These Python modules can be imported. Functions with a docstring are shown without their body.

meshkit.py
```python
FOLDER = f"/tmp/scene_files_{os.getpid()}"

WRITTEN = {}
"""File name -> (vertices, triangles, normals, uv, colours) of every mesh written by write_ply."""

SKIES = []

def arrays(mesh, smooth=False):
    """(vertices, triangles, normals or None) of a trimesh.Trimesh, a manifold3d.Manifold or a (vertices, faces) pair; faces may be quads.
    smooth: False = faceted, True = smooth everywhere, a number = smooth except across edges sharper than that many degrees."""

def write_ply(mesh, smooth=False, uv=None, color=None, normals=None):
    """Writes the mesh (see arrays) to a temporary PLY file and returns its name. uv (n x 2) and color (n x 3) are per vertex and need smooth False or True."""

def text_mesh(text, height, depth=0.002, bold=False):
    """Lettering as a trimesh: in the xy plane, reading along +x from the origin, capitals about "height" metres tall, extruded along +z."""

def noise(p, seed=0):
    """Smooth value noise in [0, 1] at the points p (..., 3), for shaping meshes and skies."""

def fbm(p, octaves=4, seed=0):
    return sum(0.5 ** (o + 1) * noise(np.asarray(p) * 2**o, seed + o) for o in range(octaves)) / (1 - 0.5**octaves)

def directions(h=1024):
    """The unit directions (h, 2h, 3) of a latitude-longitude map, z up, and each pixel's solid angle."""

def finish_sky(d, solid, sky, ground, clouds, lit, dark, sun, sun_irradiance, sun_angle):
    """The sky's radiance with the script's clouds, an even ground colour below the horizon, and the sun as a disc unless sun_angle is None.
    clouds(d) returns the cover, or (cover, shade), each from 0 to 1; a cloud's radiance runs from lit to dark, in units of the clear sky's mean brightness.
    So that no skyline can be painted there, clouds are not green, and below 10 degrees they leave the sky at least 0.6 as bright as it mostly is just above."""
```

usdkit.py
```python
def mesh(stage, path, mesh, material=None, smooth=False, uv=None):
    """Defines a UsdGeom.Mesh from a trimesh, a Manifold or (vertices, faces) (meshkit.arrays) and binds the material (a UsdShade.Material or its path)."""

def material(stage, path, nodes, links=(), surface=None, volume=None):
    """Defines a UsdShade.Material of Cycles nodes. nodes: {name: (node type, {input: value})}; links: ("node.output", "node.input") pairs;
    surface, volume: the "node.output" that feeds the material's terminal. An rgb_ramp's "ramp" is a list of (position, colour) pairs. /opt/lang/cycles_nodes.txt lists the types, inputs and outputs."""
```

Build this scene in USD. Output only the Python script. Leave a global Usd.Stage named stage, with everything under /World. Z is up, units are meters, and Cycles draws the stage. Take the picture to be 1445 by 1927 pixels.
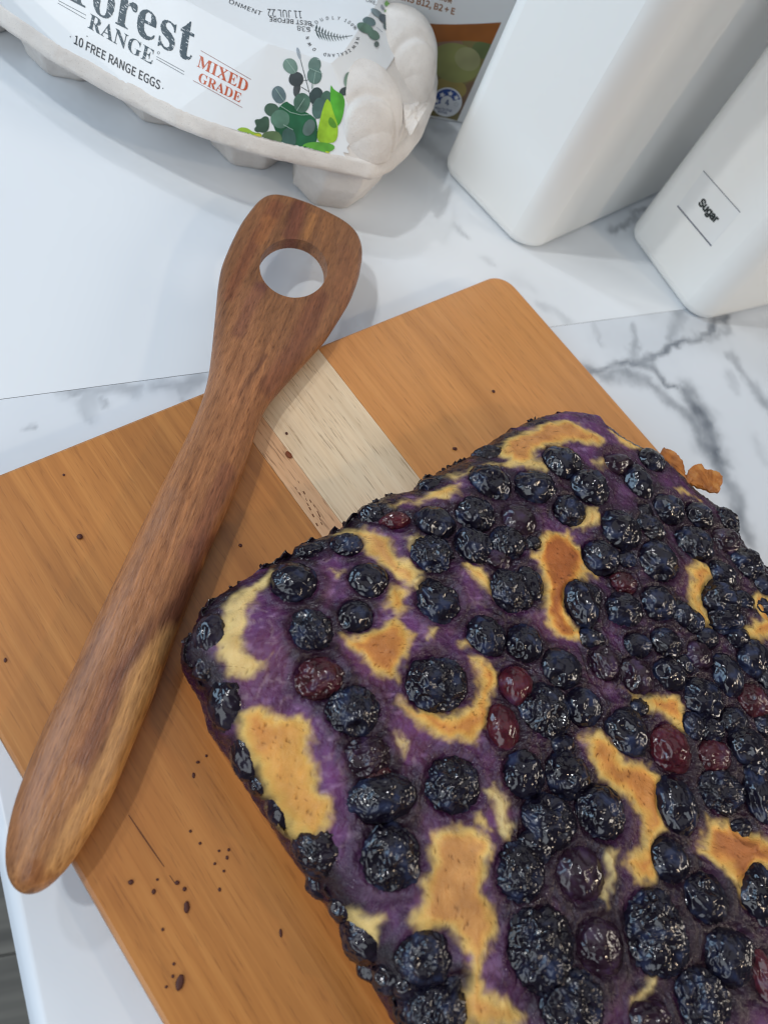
import math, random, glob
import numpy as np, trimesh, manifold3d, usdkit, meshkit
from scipy.spatial import cKDTree
from shapely import affinity
from shapely.geometry import Polygon, LineString, Point, box
from shapely.ops import unary_union
from PIL import Image, ImageDraw, ImageFont
from pxr import Usd, UsdGeom, UsdLux, UsdShade, Gf, Sdf, Vt

rng = np.random.default_rng(7)
stage = Usd.Stage.CreateInMemory()
UsdGeom.SetStageUpAxis(stage, 'Z'); UsdGeom.SetStageMetersPerUnit(stage, 1.0)
UsdGeom.Xform.Define(stage, '/World')

# ------------------------------------------------------------------ camera
PW, PH, FPX, EYE = 1445.0, 1927.0, 1450.2326, 0.28          # the picture's size and focal length in its own pixels; height above the bench
R = np.array([[9.40068464e-01, 0, -3.40985751e-01],
              [-1.57216635e-01, 8.87366304e-01, -4.33432776e-01],
              [3.02579266e-01, 4.61065117e-01, 8.34185079e-01]])   # columns: the camera's right, up, back in the world
cam = UsdGeom.Camera.Define(stage, '/World/camera')
FL = 5.2
cam.CreateFocalLengthAttr(FL); cam.CreateHorizontalApertureAttr(FL * PW / FPX); cam.CreateVerticalApertureAttr(FL * PH / FPX)
cam.CreateClippingRangeAttr(Gf.Vec2f(0.01, 50)); cam.CreateFStopAttr(2.3); cam.CreateFocusDistanceAttr(0.295)
M = Gf.Matrix4d(1); 
for i in range(3):
    M.SetRow(i, Gf.Vec4d(*R[:, i], 0))
M.SetRow(3, Gf.Vec4d(0, 0, EYE, 1))
cam.AddTransformOp().Set(M)
cam.CreateExposureAttr(0.27)

# ------------------------------------------------------------------ light: a kitchen's lamps
def lamp(kind, name, pos, target, intensity, color, **size):
    l = getattr(UsdLux, kind).Define(stage, '/World/' + name)
    p, t = np.array(pos, float), np.array(target, float)
    z = (p - t) / np.linalg.norm(p - t); x = np.cross([0, 0, 1.0], z)
    x = x / np.linalg.norm(x) if np.linalg.norm(x) > 1e-6 else np.array([1.0, 0, 0]); y = np.cross(z, x)
    m = Gf.Matrix4d(*x, 0, *y, 0, *z, 0, *p, 1)
    l.AddTransformOp().Set(m); l.CreateIntensityAttr(intensity); l.CreateColorAttr(Gf.Vec3f(*color))
    for k, v in size.items():
        getattr(l, f'Create{k}Attr')(v)
    return l
C0 = (0.12, 0.15, 0.03)
lamp('DiskLight', 'left_lamp', (C0[0] - .65 * 1.6, C0[1] + .08 * 1.6, 1.6), C0, 325.0, (.97, .99, .98), Radius=.045)
lamp('DiskLight', 'front_lamp', (C0[0] + .8 * 1.4, C0[1] - .8 * 1.4, 1.4), C0, 160.0, (1.0, .80, .58), Radius=.05)
lamp('DiskLight', 'back_lamp', (C0[0] - .62 * 1.5, C0[1] + .52 * 1.5, 1.5), C0, 90.0, (.97, .97, 1.0), Radius=.06)
lamp('RectLight', 'window_light', (-1.45, .95, .80), (0.1, .15, 0), 4.4, (.52, .76, 1.0), Width=1.0, Height=.8)
lamp('RectLight', 'side_light', (-1.1, -.75, .95), (0.1, .2, 0), 1.9, (.86, .94, 1.0), Width=1.5, Height=1.2)
lamp('RectLight', 'room_lamp', (1.7, -.35, .85), (0.1, .1, 0), 8.5, (1.0, .90, .78), Width=.5, Height=.5)
lamp('RectLight', 'ceiling_bounce', (.7, .9, 2.2), (.2, .2, 0), .36, (.98, .98, 1.0), Width=2.4, Height=2.4)
dome = UsdLux.DomeLight.Define(stage, '/World/room_light')
dome.CreateIntensityAttr(1.0)
usdkit.material(stage, '/World/Looks/room_air', {'b': ('background_shader', {'color': (.90, .945, 1.0), 'strength': .085})}, [], surface='b.background')
UsdShade.MaterialBindingAPI.Apply(dome.GetPrim()).Bind(UsdShade.Material.Get(stage, '/World/Looks/room_air'))

# ------------------------------------------------------------------ helpers
def lin(r, g, b):
    c = np.array([r, g, b]) / 255.0
    return tuple(np.where(c < .04045, c / 12.92, ((c + .055) / 1.055) ** 2.4))
def ray(p):
    p = np.atleast_2d(np.asarray(p, float))
    d = np.c_[p[:, 0] - PW / 2, PH / 2 - p[:, 1], -np.full(len(p), FPX)] @ R.T
    return d / np.linalg.norm(d, axis=1)[:, None]
def at(p, h=0.0):
    """points of the plane z = h that the picture shows at p"""
    d = ray(p); h = np.asarray(h, float)
    return d * ((h - EYE) / d[:, 2])[:, None] + [0, 0, EYE]
used = {}
def numbered(parent, name):
    k = (parent, name); n = used.get(k, 0); used[k] = n + 1
    return f'{parent}/{name}' + (f'_{n:03d}' if n else '')
def tag(prim, label=None, cat=None, group=None, kind=None):
    for k, v in (('label', label), ('category', cat), ('group', group), ('kind', kind)):
        if v:
            prim.SetCustomDataByKey(k, v)
    return prim
def thing(name, loc=(0, 0, 0), **kw):
    x = UsdGeom.Xform.Define(stage, numbered('/World', name))
    if any(loc):
        x.AddTranslateOp().Set(Gf.Vec3d(*map(float, loc)))
    return tag(x.GetPrim(), **kw)
def obj(name, mesh, mat, parent=None, smooth=30, color=None, loc=None, **kw):
    top = str(parent.GetPath()) if parent else '/World'
    if loc is not None or parent is not None:
        o = np.zeros(3)
        q = parent
        while q and str(q.GetPath()) != '/World':
            o += np.array(UsdGeom.Xformable(q).GetLocalTransformation().ExtractTranslation()); q = q.GetParent()
        if hasattr(mesh, 'to_mesh'):
            mm = mesh.to_mesh(); mesh = (mm.vert_properties[:, :3].astype(float), mm.tri_verts)
        v, f = (mesh.vertices, mesh.faces) if hasattr(mesh, 'vertices') else mesh
        mesh = (np.asarray(v, float) - o, f)
    m = usdkit.mesh(stage, numbered(top, name), mesh, MAT.get(mat, mat) if isinstance(mat, str) else mat, smooth=smooth if color is None else True)
    if color is not None:
        UsdGeom.PrimvarsAPI(m).CreatePrimvar('tone', Sdf.ValueTypeNames.Color3fArray, 'vertex').Set(Vt.Vec3fArray.FromNumpy(np.asarray(color, np.float32)))
    return tag(m.GetPrim(), **kw)
def join(ms):
    return trimesh.util.concatenate(ms)
def sdist(poly, pts):
    """signed distance to a polygon (inside positive)"""
    b = np.asarray(poly.exterior.coords)
    a, c = b[:-1], b[1:]
    d = np.full(len(pts), 1e9)
    ins = np.zeros(len(pts), bool)
    for p, q in zip(a, c):
        e = q - p; L = e @ e
        if L < 1e-18: continue
        t = np.clip(((pts - p) @ e) / L, 0, 1)
        d = np.minimum(d, np.hypot(*(pts - p - t[:, None] * e).T))
        cr = (p[1] > pts[:, 1]) != (q[1] > pts[:, 1])
        if e[1] != 0:
            ins ^= cr & (pts[:, 0] < (q[0] - p[0]) * (pts[:, 1] - p[1]) / e[1] + p[0])
    return np.where(ins, d, -d)
def seg_dist(line, pts):
    d = np.full(len(pts), 1e9); tt = np.zeros(len(pts)); n = len(line) - 1
    for i, (p, q) in enumerate(zip(line[:-1], line[1:])):
        e = q - p; t = np.clip(((pts - p) @ e) / max(e @ e, 1e-18), 0, 1)
        x = np.hypot(*(pts - p - t[:, None] * e).T); s = x < d
        d[s] = x[s]; tt[s] = (i + t[s]) / n
    return d, tt
def smoothstep(a, b, x):
    t = np.clip((x - a) / (b - a), 0, 1)
    return t * t * (3 - 2 * t)
def fb(p, s, seed=0, o=3):
    p = np.asarray(p, float)
    if p.shape[-1] == 2:
        p = np.c_[p, np.zeros(len(p))]
    return meshkit.fbm(p * s + 100, o, seed)
def grid_faces(n, m, wrap=False):
    i, j = np.meshgrid(np.arange(n - 1), np.arange(m if wrap else m - 1), indexing='ij'); k = (j + 1) % m
    return np.stack([i * m + j, (i + 1) * m + j, (i + 1) * m + k, i * m + k], -1).reshape(-1, 4)
def rounded(a, r, n=4):
    """2-D outline with its corners rounded"""
    return Polygon(a).buffer(-r).buffer(r, quad_segs=8)
def loft(rings, cap=True):
    n, m = len(rings), len(rings[0])
    v = np.vstack(rings); q = grid_faces(n, m, True)
    f = np.vstack([q[:, [0, 1, 2]], q[:, [0, 2, 3]]])
    if cap:
        from mapbox_earcut import triangulate_float64 as tri
        for k, flip in ((0, True), (n - 1, False)):
            t = tri(np.ascontiguousarray(rings[k][:, :2]), np.array([m], np.uint32)).reshape(-1, 3).astype(int) + k * m
            f = np.vstack([f, t])
    me = trimesh.Trimesh(v, f, process=False); trimesh.repair.fix_normals(me)
    return me
def resample(xy, n):
    xy = np.asarray(xy, float)
    if np.allclose(xy[0], xy[-1]): xy = xy[:-1]
    c = np.vstack([xy, xy[:1]]); s = np.r_[0, np.cumsum(np.hypot(*np.diff(c, axis=0).T))]
    t = np.linspace(0, s[-1], n, endpoint=False)
    return np.c_[np.interp(t, s, c[:, 0]), np.interp(t, s, c[:, 1])]

# ------------------------------------------------------------------ materials
MAT = {}
def mat(name, nodes, links=(), surface='p.BSDF'):
    MAT[name] = usdkit.material(stage, '/World/Looks/' + name, nodes, links, surface=surface)
    return MAT[name]
def plain(name, color, rough=.5, **kw):
    return mat(name, {'p': ('principled_bsdf', {'base_color': color, 'roughness': rough, **kw})})
TC = {'g': ('geometry', {})}

mat('marble', {'a': ('attribute', {'attribute': 'tone'}), 'p': ('principled_bsdf', {'roughness': .30, 'specular_ior_level': .35})}, [('a.color', 'p.base_color')])
def wood(name, ang, c, rough, scale=1.0, coat=.0, bump=.12, seed=0.0, pores=.5):
    mat(name, {'g': ('geometry', {}),
        'r': ('mapping', {'mapping_type': 'point', 'rotation': (0, 0, -ang), 'location': (seed, seed, 0)}),
        's1': ('mapping', {'mapping_type': 'point', 'scale': (9 * scale, 330 * scale, 60 * scale)}),
        's2': ('mapping', {'mapping_type': 'point', 'scale': (85 * scale, 1150 * scale, 300 * scale)}),
        's3': ('mapping', {'mapping_type': 'point', 'scale': (7 * scale, 45 * scale, 20 * scale)}),
        'n1': ('noise_texture', {'scale': 1.0, 'detail': 5.0, 'roughness': .6, 'distortion': .6}),
        'n2': ('noise_texture', {'scale': 1.0, 'detail': 3.0, 'roughness': .6}),
        'n3': ('noise_texture', {'scale': 1.0, 'detail': 3.0, 'distortion': .8}),
        'k1': ('rgb_ramp', {'ramp': [(.18, c[0]), (.5, c[1]), (.82, c[2])]}),
        'k2': ('rgb_ramp', {'ramp': [(.33, (.36, .27, .22)), (.385, (.80, .77, .75)), (.46, (1, 1, 1)), (.70, (1.0, 1.0, 1.0)), (.78, (1.14, 1.12, 1.08))]}),
        'k3': ('rgb_ramp', {'ramp': [(.3, (.78, .74, .70)), (.5, (1, 1, 1)), (.7, (1.12, 1.10, 1.08))]}),
        'm1': ('mix_color', {'blend_type': 'multiply', 'fac': pores, 'use_clamp': False}),
        'm2': ('mix_color', {'blend_type': 'multiply', 'fac': .8, 'use_clamp': False}),
        'b': ('bump', {'strength': bump, 'distance': .0006}),
        'p': ('principled_bsdf', {'roughness': rough, 'coat_weight': coat, 'coat_roughness': .28})},
        [('g.position', 'r.vector'), ('r.vector', 's1.vector'), ('r.vector', 's2.vector'), ('r.vector', 's3.vector'),
         ('s1.vector', 'n1.vector'), ('s2.vector', 'n2.vector'), ('s3.vector', 'n3.vector'),
         ('n1.fac', 'k1.fac'), ('n2.fac', 'k2.fac'), ('n3.fac', 'k3.fac'),
         ('k1.color', 'm1.a'), ('k2.color', 'm1.b'), ('m1.result', 'm2.a'), ('k3.color', 'm2.b'), ('m2.result', 'p.base_color'),
         ('n2.fac', 'b.height'), ('b.normal', 'p.normal')])
GR = math.radians(-61.1)
wood('board_orange', GR, (lin(162, 103, 47), lin(184, 121, 59), lin(202, 140, 74)), .40, coat=.25, bump=.08, pores=.30)
wood('board_orange_far', GR, (lin(182, 120, 62), lin(198, 135, 74), lin(210, 148, 86)), .42, coat=.2, bump=.06, seed=3.1, pores=.30)
wood('board_pale', GR, (lin(206, 178, 142), lin(224, 200, 168), lin(232, 212, 182)), .5, bump=.06, seed=7.7, pores=.55)
wood('board_pink', GR, (lin(190, 140, 100), lin(212, 168, 128), lin(224, 184, 146)), .5, bump=.08, seed=5.2, pores=.7)

# ------------------------------------------------------------------ the setting: benchtop, floor
PHI = math.radians(13.5); EA = np.array([math.cos(PHI), math.sin(PHI)]); EB = np.array([-math.sin(PHI), math.cos(PHI)])
A0 = float(np.mean(at([(5.2, 1681.7), (55, 1927)])[:, :2] @ EA)); B0 = float(np.mean(at([(0, 747), (1285, 585)])[:, :2] @ EB))
VEINS = [  # polyline in picture points at the bench's height, width in points (start, end), darkness
    ([(1100, 698), (1150, 695), (1200, 682), (1245, 662), (1290, 645), (1330, 628), (1352, 604), (1372, 592)], 9, 9, .62),
    ([(1190, 682), (1228, 690), (1250, 718), (1278, 726)], 14, 7, .6),
    ([(1108, 690), (1140, 705), (1170, 706), (1215, 716), (1250, 745), (1285, 772), (1305, 800)], 12, 14, .5),
    ([(1296, 742), (1312, 765), (1324, 800), (1338, 840), (1350, 872)], 20, 18, .68),
    ([(1285, 772), (1312, 805), (1330, 840), (1350, 880), (1382, 935), (1396, 985), (1412, 1020)], 16, 18, .55),
    ([(1378, 668), (1402, 712), (1430, 748), (1455, 775)], 9, 15, .38),
    ([(1278, 590), (1270, 625), (1262, 652)], 14, 8, .38), ([(1196, 612), (1191, 650), (1186, 668)], 7, 10, .42),
    ([(1118, 612), (1136, 652)], 9, 7, .22), ([(1150, 625), (1240, 640), (1320, 615)], 55, 45, .10),
    ([(1345, 590), (1366, 596), (1368, 622), (1330, 636), (1305, 626)], 11, 9, .35),
    ([(1370, 700), (1385, 745)], 9, 5, .18), ([(1425, 830), (1440, 870)], 14, 9, .14),
    ([(125, 737), (200, 733), (262, 728)], 11, 13, .34), ([(160, 738), (164, 768), (162, 795)], 17, 9, .24),
    ([(188, 752), (194, 763)], 8, 6, .34), ([(296, 722), (345, 724), (380, 712)], 13, 16, .34), ([(342, 722), (346, 748)], 9, 5, .3),
    ([(53, 817), (60, 818)], 4, 4, .4), ([(1390, 600), (1445, 620)], 20, 30, .10)]
FAR = [([(1012, 572), (1045, 588), (1066, 606)], 7, 10, .20), ([(862, 425), (872, 437), (884, 444)], 9, 6, .34), ([(915, 490), (928, 500)], 10, 6, .16),
       ([(795, 265), (818, 288), (842, 300)], 22, 12, .30), ([(872, 226), (893, 192), (900, 160), (935, 120), (960, 60)], 26, 34, .42),
       ([(905, 136), (935, 142)], 5, 5, .45), ([(1150, 440), (1200, 400), (1260, 372)], 6, 5, .48), ([(1190, 400), (1212, 425)], 12, 6, .35),
       ([(825, 245), (880, 240)], 16, 9, .22), ([(970, 520), (1000, 545)], 20, 10, .10), ([(610, 495), (560, 470)], 20, 20, .03)]
def slab(b0, b1, veins, seed, base):
    def axis(lo, hi, fine_lo, fine_hi, step):
        fine_lo, fine_hi = max(lo, fine_lo), min(hi, fine_hi)
        return np.unique(np.r_[lo, np.linspace(lo, fine_lo, 4), np.arange(fine_lo, fine_hi, step), np.linspace(fine_hi, hi, 5)])
    T, c = .02, .0033
    aa = axis(A0 + c, 1.1, A0 + c, .62, .0016); bb = axis(b0, b1, -.12, .62, .0016)
    A, B = np.meshgrid(aa, bb, indexing='ij')
    xy = A.ravel()[:, None] * EA + B.ravel()[:, None] * EB
    nearby = (np.abs(xy[:, 0] - .25) < .35) & (np.abs(xy[:, 1] - .25) < .38)
    dark = np.zeros(len(xy)); q = xy[nearby]
    w1 = np.c_[fb(q, 60, 11) - .5, fb(q, 60, 12) - .5] * .008 + np.c_[fb(q, 260, 13) - .5, fb(q, 260, 14) - .5] * .0045
    dk = np.zeros(len(q))
    for line, wa, wb, d in veins:
        P = at(line)[:, :2]; px = np.linalg.norm(at([line[0]])[0] - [0, 0, EYE]) / FPX
        x, t = seg_dist(P, q + w1)
        w = (wa + (wb - wa) * t) * px * 1.0 * (.6 + .9 * fb(q, 120, seed + 3))
        dk = np.maximum(dk, d * np.exp(-(x / w) ** 2) * (.65 + .7 * fb(q, 110, seed + 5)))
    rest = fb(xy, 9, seed, 4)
    dark[nearby] = dk
    dark = dark + (.07 if seed == 3 else .0) * smoothstep(.48, .70, rest)
    tone = np.asarray(base)[None] * (1 - dark[:, None] * np.array([.95, .93, .90]))
    v = np.c_[xy, np.zeros(len(xy))]
    n, m = len(aa), len(bb)
    q4 = grid_faces(n, m)
    # skirts: the bevelled front edge, then straight down
    a_idx = np.arange(m)
    xb = (A0 * EA)[None] + bb[:, None] * EB
    v = np.vstack([v, np.c_[xb, np.full(m, -c * .9)], np.c_[xb, np.full(m, -T)]])
    k = n * m
    tone = np.vstack([tone, np.tile(base, (2 * m, 1))])
    s1 = np.stack([k + a_idx[:-1], a_idx[:-1], a_idx[1:], k + a_idx[1:]], -1)
    s2 = np.stack([k + m + a_idx[:-1], k + a_idx[:-1], k + a_idx[1:], k + m + a_idx[1:]], -1)
    f = np.vstack([q4, s1, s2]); f = np.vstack([f[:, [0, 1, 2]], f[:, [0, 2, 3]]])
    # duplicate the bevel's rim so that its edge stays crisp
    return (v, f), tone
bench = thing('benchtop', kind='structure')
for (b0, b1, vs, sd, base) in ((-.9, B0 - .00012, VEINS, 3, lin(224, 230, 238)), (B0 + .00012, 1.1, FAR, 23, lin(230, 235, 241))):
    me, tone = slab(b0, b1, vs, sd, base)
    obj('slab', me, 'marble', bench, color=tone)
plain('joint_seal', lin(150, 152, 158), .7)
j = trimesh.creation.box([1.1 - A0 - .006, .001, .012]); j.apply_transform(trimesh.transformations.rotation_matrix(PHI, [0, 0, 1]))
j.apply_translation([*((A0 + 1.1) / 2 * EA + B0 * EB), -.0064]); obj('joint', j, 'joint_seal', bench)
mat('floor_boards', {'g': ('geometry', {}), 's': ('mapping', {'mapping_type': 'point', 'scale': (3.0, 60, 1)}), 'n': ('noise_texture', {'scale': 1.0, 'detail': 4.0}),
    'k': ('rgb_ramp', {'ramp': [(.3, lin(84, 82, 78)), (.7, lin(128, 124, 116))]}), 'p': ('principled_bsdf', {'roughness': .5})},
    [('g.position', 's.vector'), ('s.vector', 'n.vector'), ('n.fac', 'k.fac'), ('k.color', 'p.base_color')])
fl = thing('floor', kind='structure')
obj('subfloor', (np.array([[-3, -3, -.92], [3, -3, -.92], [3, 3, -.92], [-3, 3, -.92.real]]), np.array([[0, 1, 2, 3]])), 'joint_seal', fl)
for k in range(6):
    p = trimesh.creation.box([1.6, .118, .016]); p.apply_translation([-.35, -.42 + .12 * k, -.91])
    obj('floorboard', p, 'floor_boards', fl)

# ------------------------------------------------------------------ cutting board
HB = .016
E1 = np.array([math.cos(math.radians(28.75)), math.sin(math.radians(28.75))]); E2 = np.array([E1[1], -E1[0]])     # along the far edge; towards the viewer
def best(ps, n): return float(np.mean(at(ps, HB)[:, :2] @ n))
l0, l1 = best([(0, 1394), (42, 1464), (138.8, 1626), (305.7, 1927)], E1), best([(972, 540), (1068, 650), (1198.6, 798.7), (1238.8, 846.9)], E1)
far = best([(0, 888.6), (384, 737), (614.5, 646), (930.5, 518)], E2)
s_pale1, s_pale0, s_pink0 = best([(602, 662), (790.8, 899)], E1), best([(515, 800), (636, 987)], E1), best([(479.4, 835), (598.8, 1001)], E1)
def bl(u, w): return u * E1 + w * E2
def rrect(u0, u1, w0, w1, r):
    return box(u0, w0, u1, w1).buffer(-r).buffer(r, quad_segs=10)
def prism(poly, z0, z1):
    xy = np.asarray(poly.exterior.coords)[:-1]
    return np.vstack([np.c_[xy, np.full(len(xy), z0)], np.c_[xy, np.full(len(xy), z1)]])
L_, W_ = .47, None
body = manifold3d.Manifold.hull_points(np.vstack([prism(rrect(l0 + i, l1 - i, far + i, far + L_ - i, .011 - i * .5), z, z + 1e-5) for i, z in
      ((.0012, .0), (.0002, .0010), (0, .002), (0, HB - .0016), (.0003, HB - .0007), (.0013, HB - 2e-5))]).astype(np.float32))
def band(u0, u1):
    return manifold3d.Manifold.cube((u1 - u0, .8, .1)).translate((u0, far - .1, -.02))
T2 = np.array([[E1[0], E2[0], 0, 0], [E1[1], E2[1], 0, 0], [0, 0, -1, HB]])   # (u, w, down) to the world: E1 x E2 points down
def to_world(mf):
    m = mf.to_mesh(); v = m.vert_properties[:, :3].astype(float)
    w = np.c_[v[:, :1] * E1 + v[:, 1:2] * E2, v[:, 2]]
    return w, m.tri_verts[:, ::-1]
board = thing('cutting_board', label='orange brown wooden cutting board with one pale inlaid strip, lying under the blueberry cake', cat='cutting board')
g = .00008
obj('plank', to_world(body ^ band(l0 - .1, s_pink0 - g)), 'board_orange', board, smooth=25)
obj('thin_strip', to_world(body ^ band(s_pink0 + g, s_pale0 - g)), 'board_pink', board, smooth=25, label='narrow pinkish strip beside the pale strip')
obj('pale_strip', to_world(body ^ band(s_pale0 + g, s_pale1 - g)), 'board_pale', board, smooth=25, label='wide pale cream strip of wood')
obj('plank', to_world(body ^ band(s_pale1 + g, l1 + .1)), 'board_orange_far', board, smooth=25)
plain('crumb_dark', lin(74, 32, 22), .6); plain('crumb_red', lin(120, 58, 22), .6)
def crumb_mesh(p, h, rx, ry, seed, ang=0.0):
    c = at([p], h)[0]; s = np.linalg.norm(c - [0, 0, EYE]) / FPX
    m = trimesh.creation.icosphere(2); v = m.vertices * (1 + .5 * (fb(m.vertices, 2.2, seed) - .5))[:, None]
    v = v * [rx * s, ry * s, min(rx, ry) * s * .45]
    ca, sa = math.cos(ang), math.sin(ang)
    v = np.c_[v[:, 0] * ca - v[:, 1] * sa, v[:, 0] * sa + v[:, 1] * ca, v[:, 2]]
    v[:, 2] -= v[:, 2].min()
    m.vertices = v + [c[0], c[1], h + .00003]
    return m
CR = [(10, 1243, 3, 5), (452, 1027, 4, 4), (388, 1423, 3, 3), (372, 1435, 4, 3), (364, 1460, 3, 6), (358, 1565, 3, 3), (376, 1588, 3, 3), (412, 1602, 3, 2.5), (404, 1626, 3, 3),
      (427, 1615, 3, 4), (246, 1661, 5, 5), (296, 1656, 3, 2.5), (333, 1662, 5, 4), (289, 1679, 4, 5), (347, 1674, 4, 4), (413, 1675, 3, 4), (306, 1750, 3, 3), (325, 1838, 3, 3), (327, 1815, 3, 3),
      (855, 845, 6, 4), (928, 737, 4, 4), (120, 894, 2.5, 3), (539, 816, 3, 4), (866, 866, 3, 2.5), (430, 1600, 3, 3), (421, 1640, 3, 2.5), (528, 1757, 3, 8), (313, 1858, 3, 2.5)]
for i, (x, y, a, b) in enumerate(CR):
    obj('crumb', crumb_mesh((x, y), HB, a * .78, b * .8, i), 'crumb_dark', smooth=60, label='tiny dark cake crumb lying loose on the cutting board', cat='crumb', group='dark crumbs scattered on the cutting board')
obj('crumb', crumb_mesh((150, 1011), HB, 5, 5, 50), 'crumb_dark', smooth=60, label='brown crumb alone on the board left of the spoon handle', cat='crumb')
obj('crumb', crumb_mesh((351, 1708), HB, 4.5, 9, 51, -.1), 'crumb_dark', smooth=60, label='oblong dark crumb on the board below the crumb cluster near the spoon end', cat='crumb')
obj('crumb', crumb_mesh((338, 1850), HB, 6, 11, 52, -.3), 'crumb_dark', smooth=60, label='largest reddish dark crumb, on the board near the bottom edge of the photo', cat='crumb')
obj('crumb', crumb_mesh((543, 857), HB, 5, 8, 53, .5), 'crumb_red', smooth=60, label='red brown crumb on the pale strip of the board beside the spoon', cat='crumb')

plain('knot_brown', lin(104, 58, 24), .5)
def on_board(sh, name, lift=.00006):
    v_, f_ = trimesh.creation.triangulate_polygon(sh, engine='earcut'); w_ = at(v_, HB + lift)
    if np.cross(w_[f_[0, 1]] - w_[f_[0, 0]], w_[f_[0, 2]] - w_[f_[0, 0]])[2] < 0: f_ = f_[:, ::-1]
    obj(name, (w_, f_), 'knot_brown', board, smooth=False)
for k_, (x_, y_) in enumerate([(556, 917), (563, 927), (571, 925), (575, 938), (583, 941), (582, 955), (590, 950), (597, 962), (588, 968), (601, 975), (604, 983), (595, 985), (561, 905), (578, 947), (600, 968)]):
    on_board(LineString([(x_, y_), (x_ + 2.4, y_ + 4.2)]).buffer(.55 + .3 * (k_ % 3)), 'wood_pore')
on_board(Polygon([(241, 1534), (243, 1534), (268, 1570), (292, 1605), (310, 1632), (308, 1632), (290, 1607), (265, 1571)]), 'grain_crack')
on_board(Polygon([(318, 1648), (320, 1648), (330, 1663), (329, 1664)]), 'grain_crack')
# ------------------------------------------------------------------ wooden spoon
OUT = [(508, 369), (527, 370), (560, 379), (599, 394), (640.6, 416), (668, 436), (679, 458), (681.6, 483), (674, 527), (657, 571), (635, 607), (610, 646), (580, 679), (544, 718), (505, 762), (490, 790), (476, 830),
       (460, 880), (440, 930), (420, 978), (398, 1026), (367, 1105), (332, 1195), (294, 1300), (263.5, 1373), (235, 1440), (218, 1486), (183, 1548.7), (140.5, 1619), (105, 1661), (75.5, 1684), (56, 1690), (38.6, 1688), (17.6, 1668), (9, 1629.5),
       (10.5, 1587), (26, 1513.5), (56, 1433), (88, 1359), (140.5, 1257), (166, 1197), (207.6, 1113), (252.6, 1020), (304.5, 914.5), (346, 835), (367, 790), (384, 745), (393, 705), (398, 660), (402.6, 616), (409.5, 541), (416, 505),
       (433, 463.5), (452, 425), (472, 397), (491, 376)]
def spoon_h(y):   # height of the widest line: the handle lies on the board, the head is thinner
    return np.interp(y, [360, 600, 800, 1700], [.0216, .0220, .0240, .0245])
o3 = np.vstack([at([p], spoon_h(p[1]))[0] for p in OUT])
TIP, TOP = at([(30, 1692)], .0245)[0][:2], at([(566, 372)], .0216)[0][:2]
SA = (TOP - TIP) / np.linalg.norm(TOP - TIP); SN = np.array([-SA[1], SA[0]])
loc2 = np.c_[(o3[:, :2] - TIP) @ SA, (o3[:, :2] - TIP) @ SN]
c = resample(loc2, 600)
k = np.ones(9) / 9; c = np.c_[np.convolve(np.r_[c[-4:, 0], c[:, 0], c[:4, 0]], k, 'valid'), np.convolve(np.r_[c[-4:, 1], c[:, 1], c[:4, 1]], k, 'valid')]
SP = Polygon(c)
smin, smax = c[:, 0].min(), c[:, 0].max(); SL = smax - smin
ss = smin + SL * (1 - np.cos(np.linspace(0, np.pi, 240))) / 2
ss[0] += 2e-5; ss[-1] -= 2e-5
tt = np.sin(np.linspace(-np.pi / 2, np.pi / 2, 61))
rows = []
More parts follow.
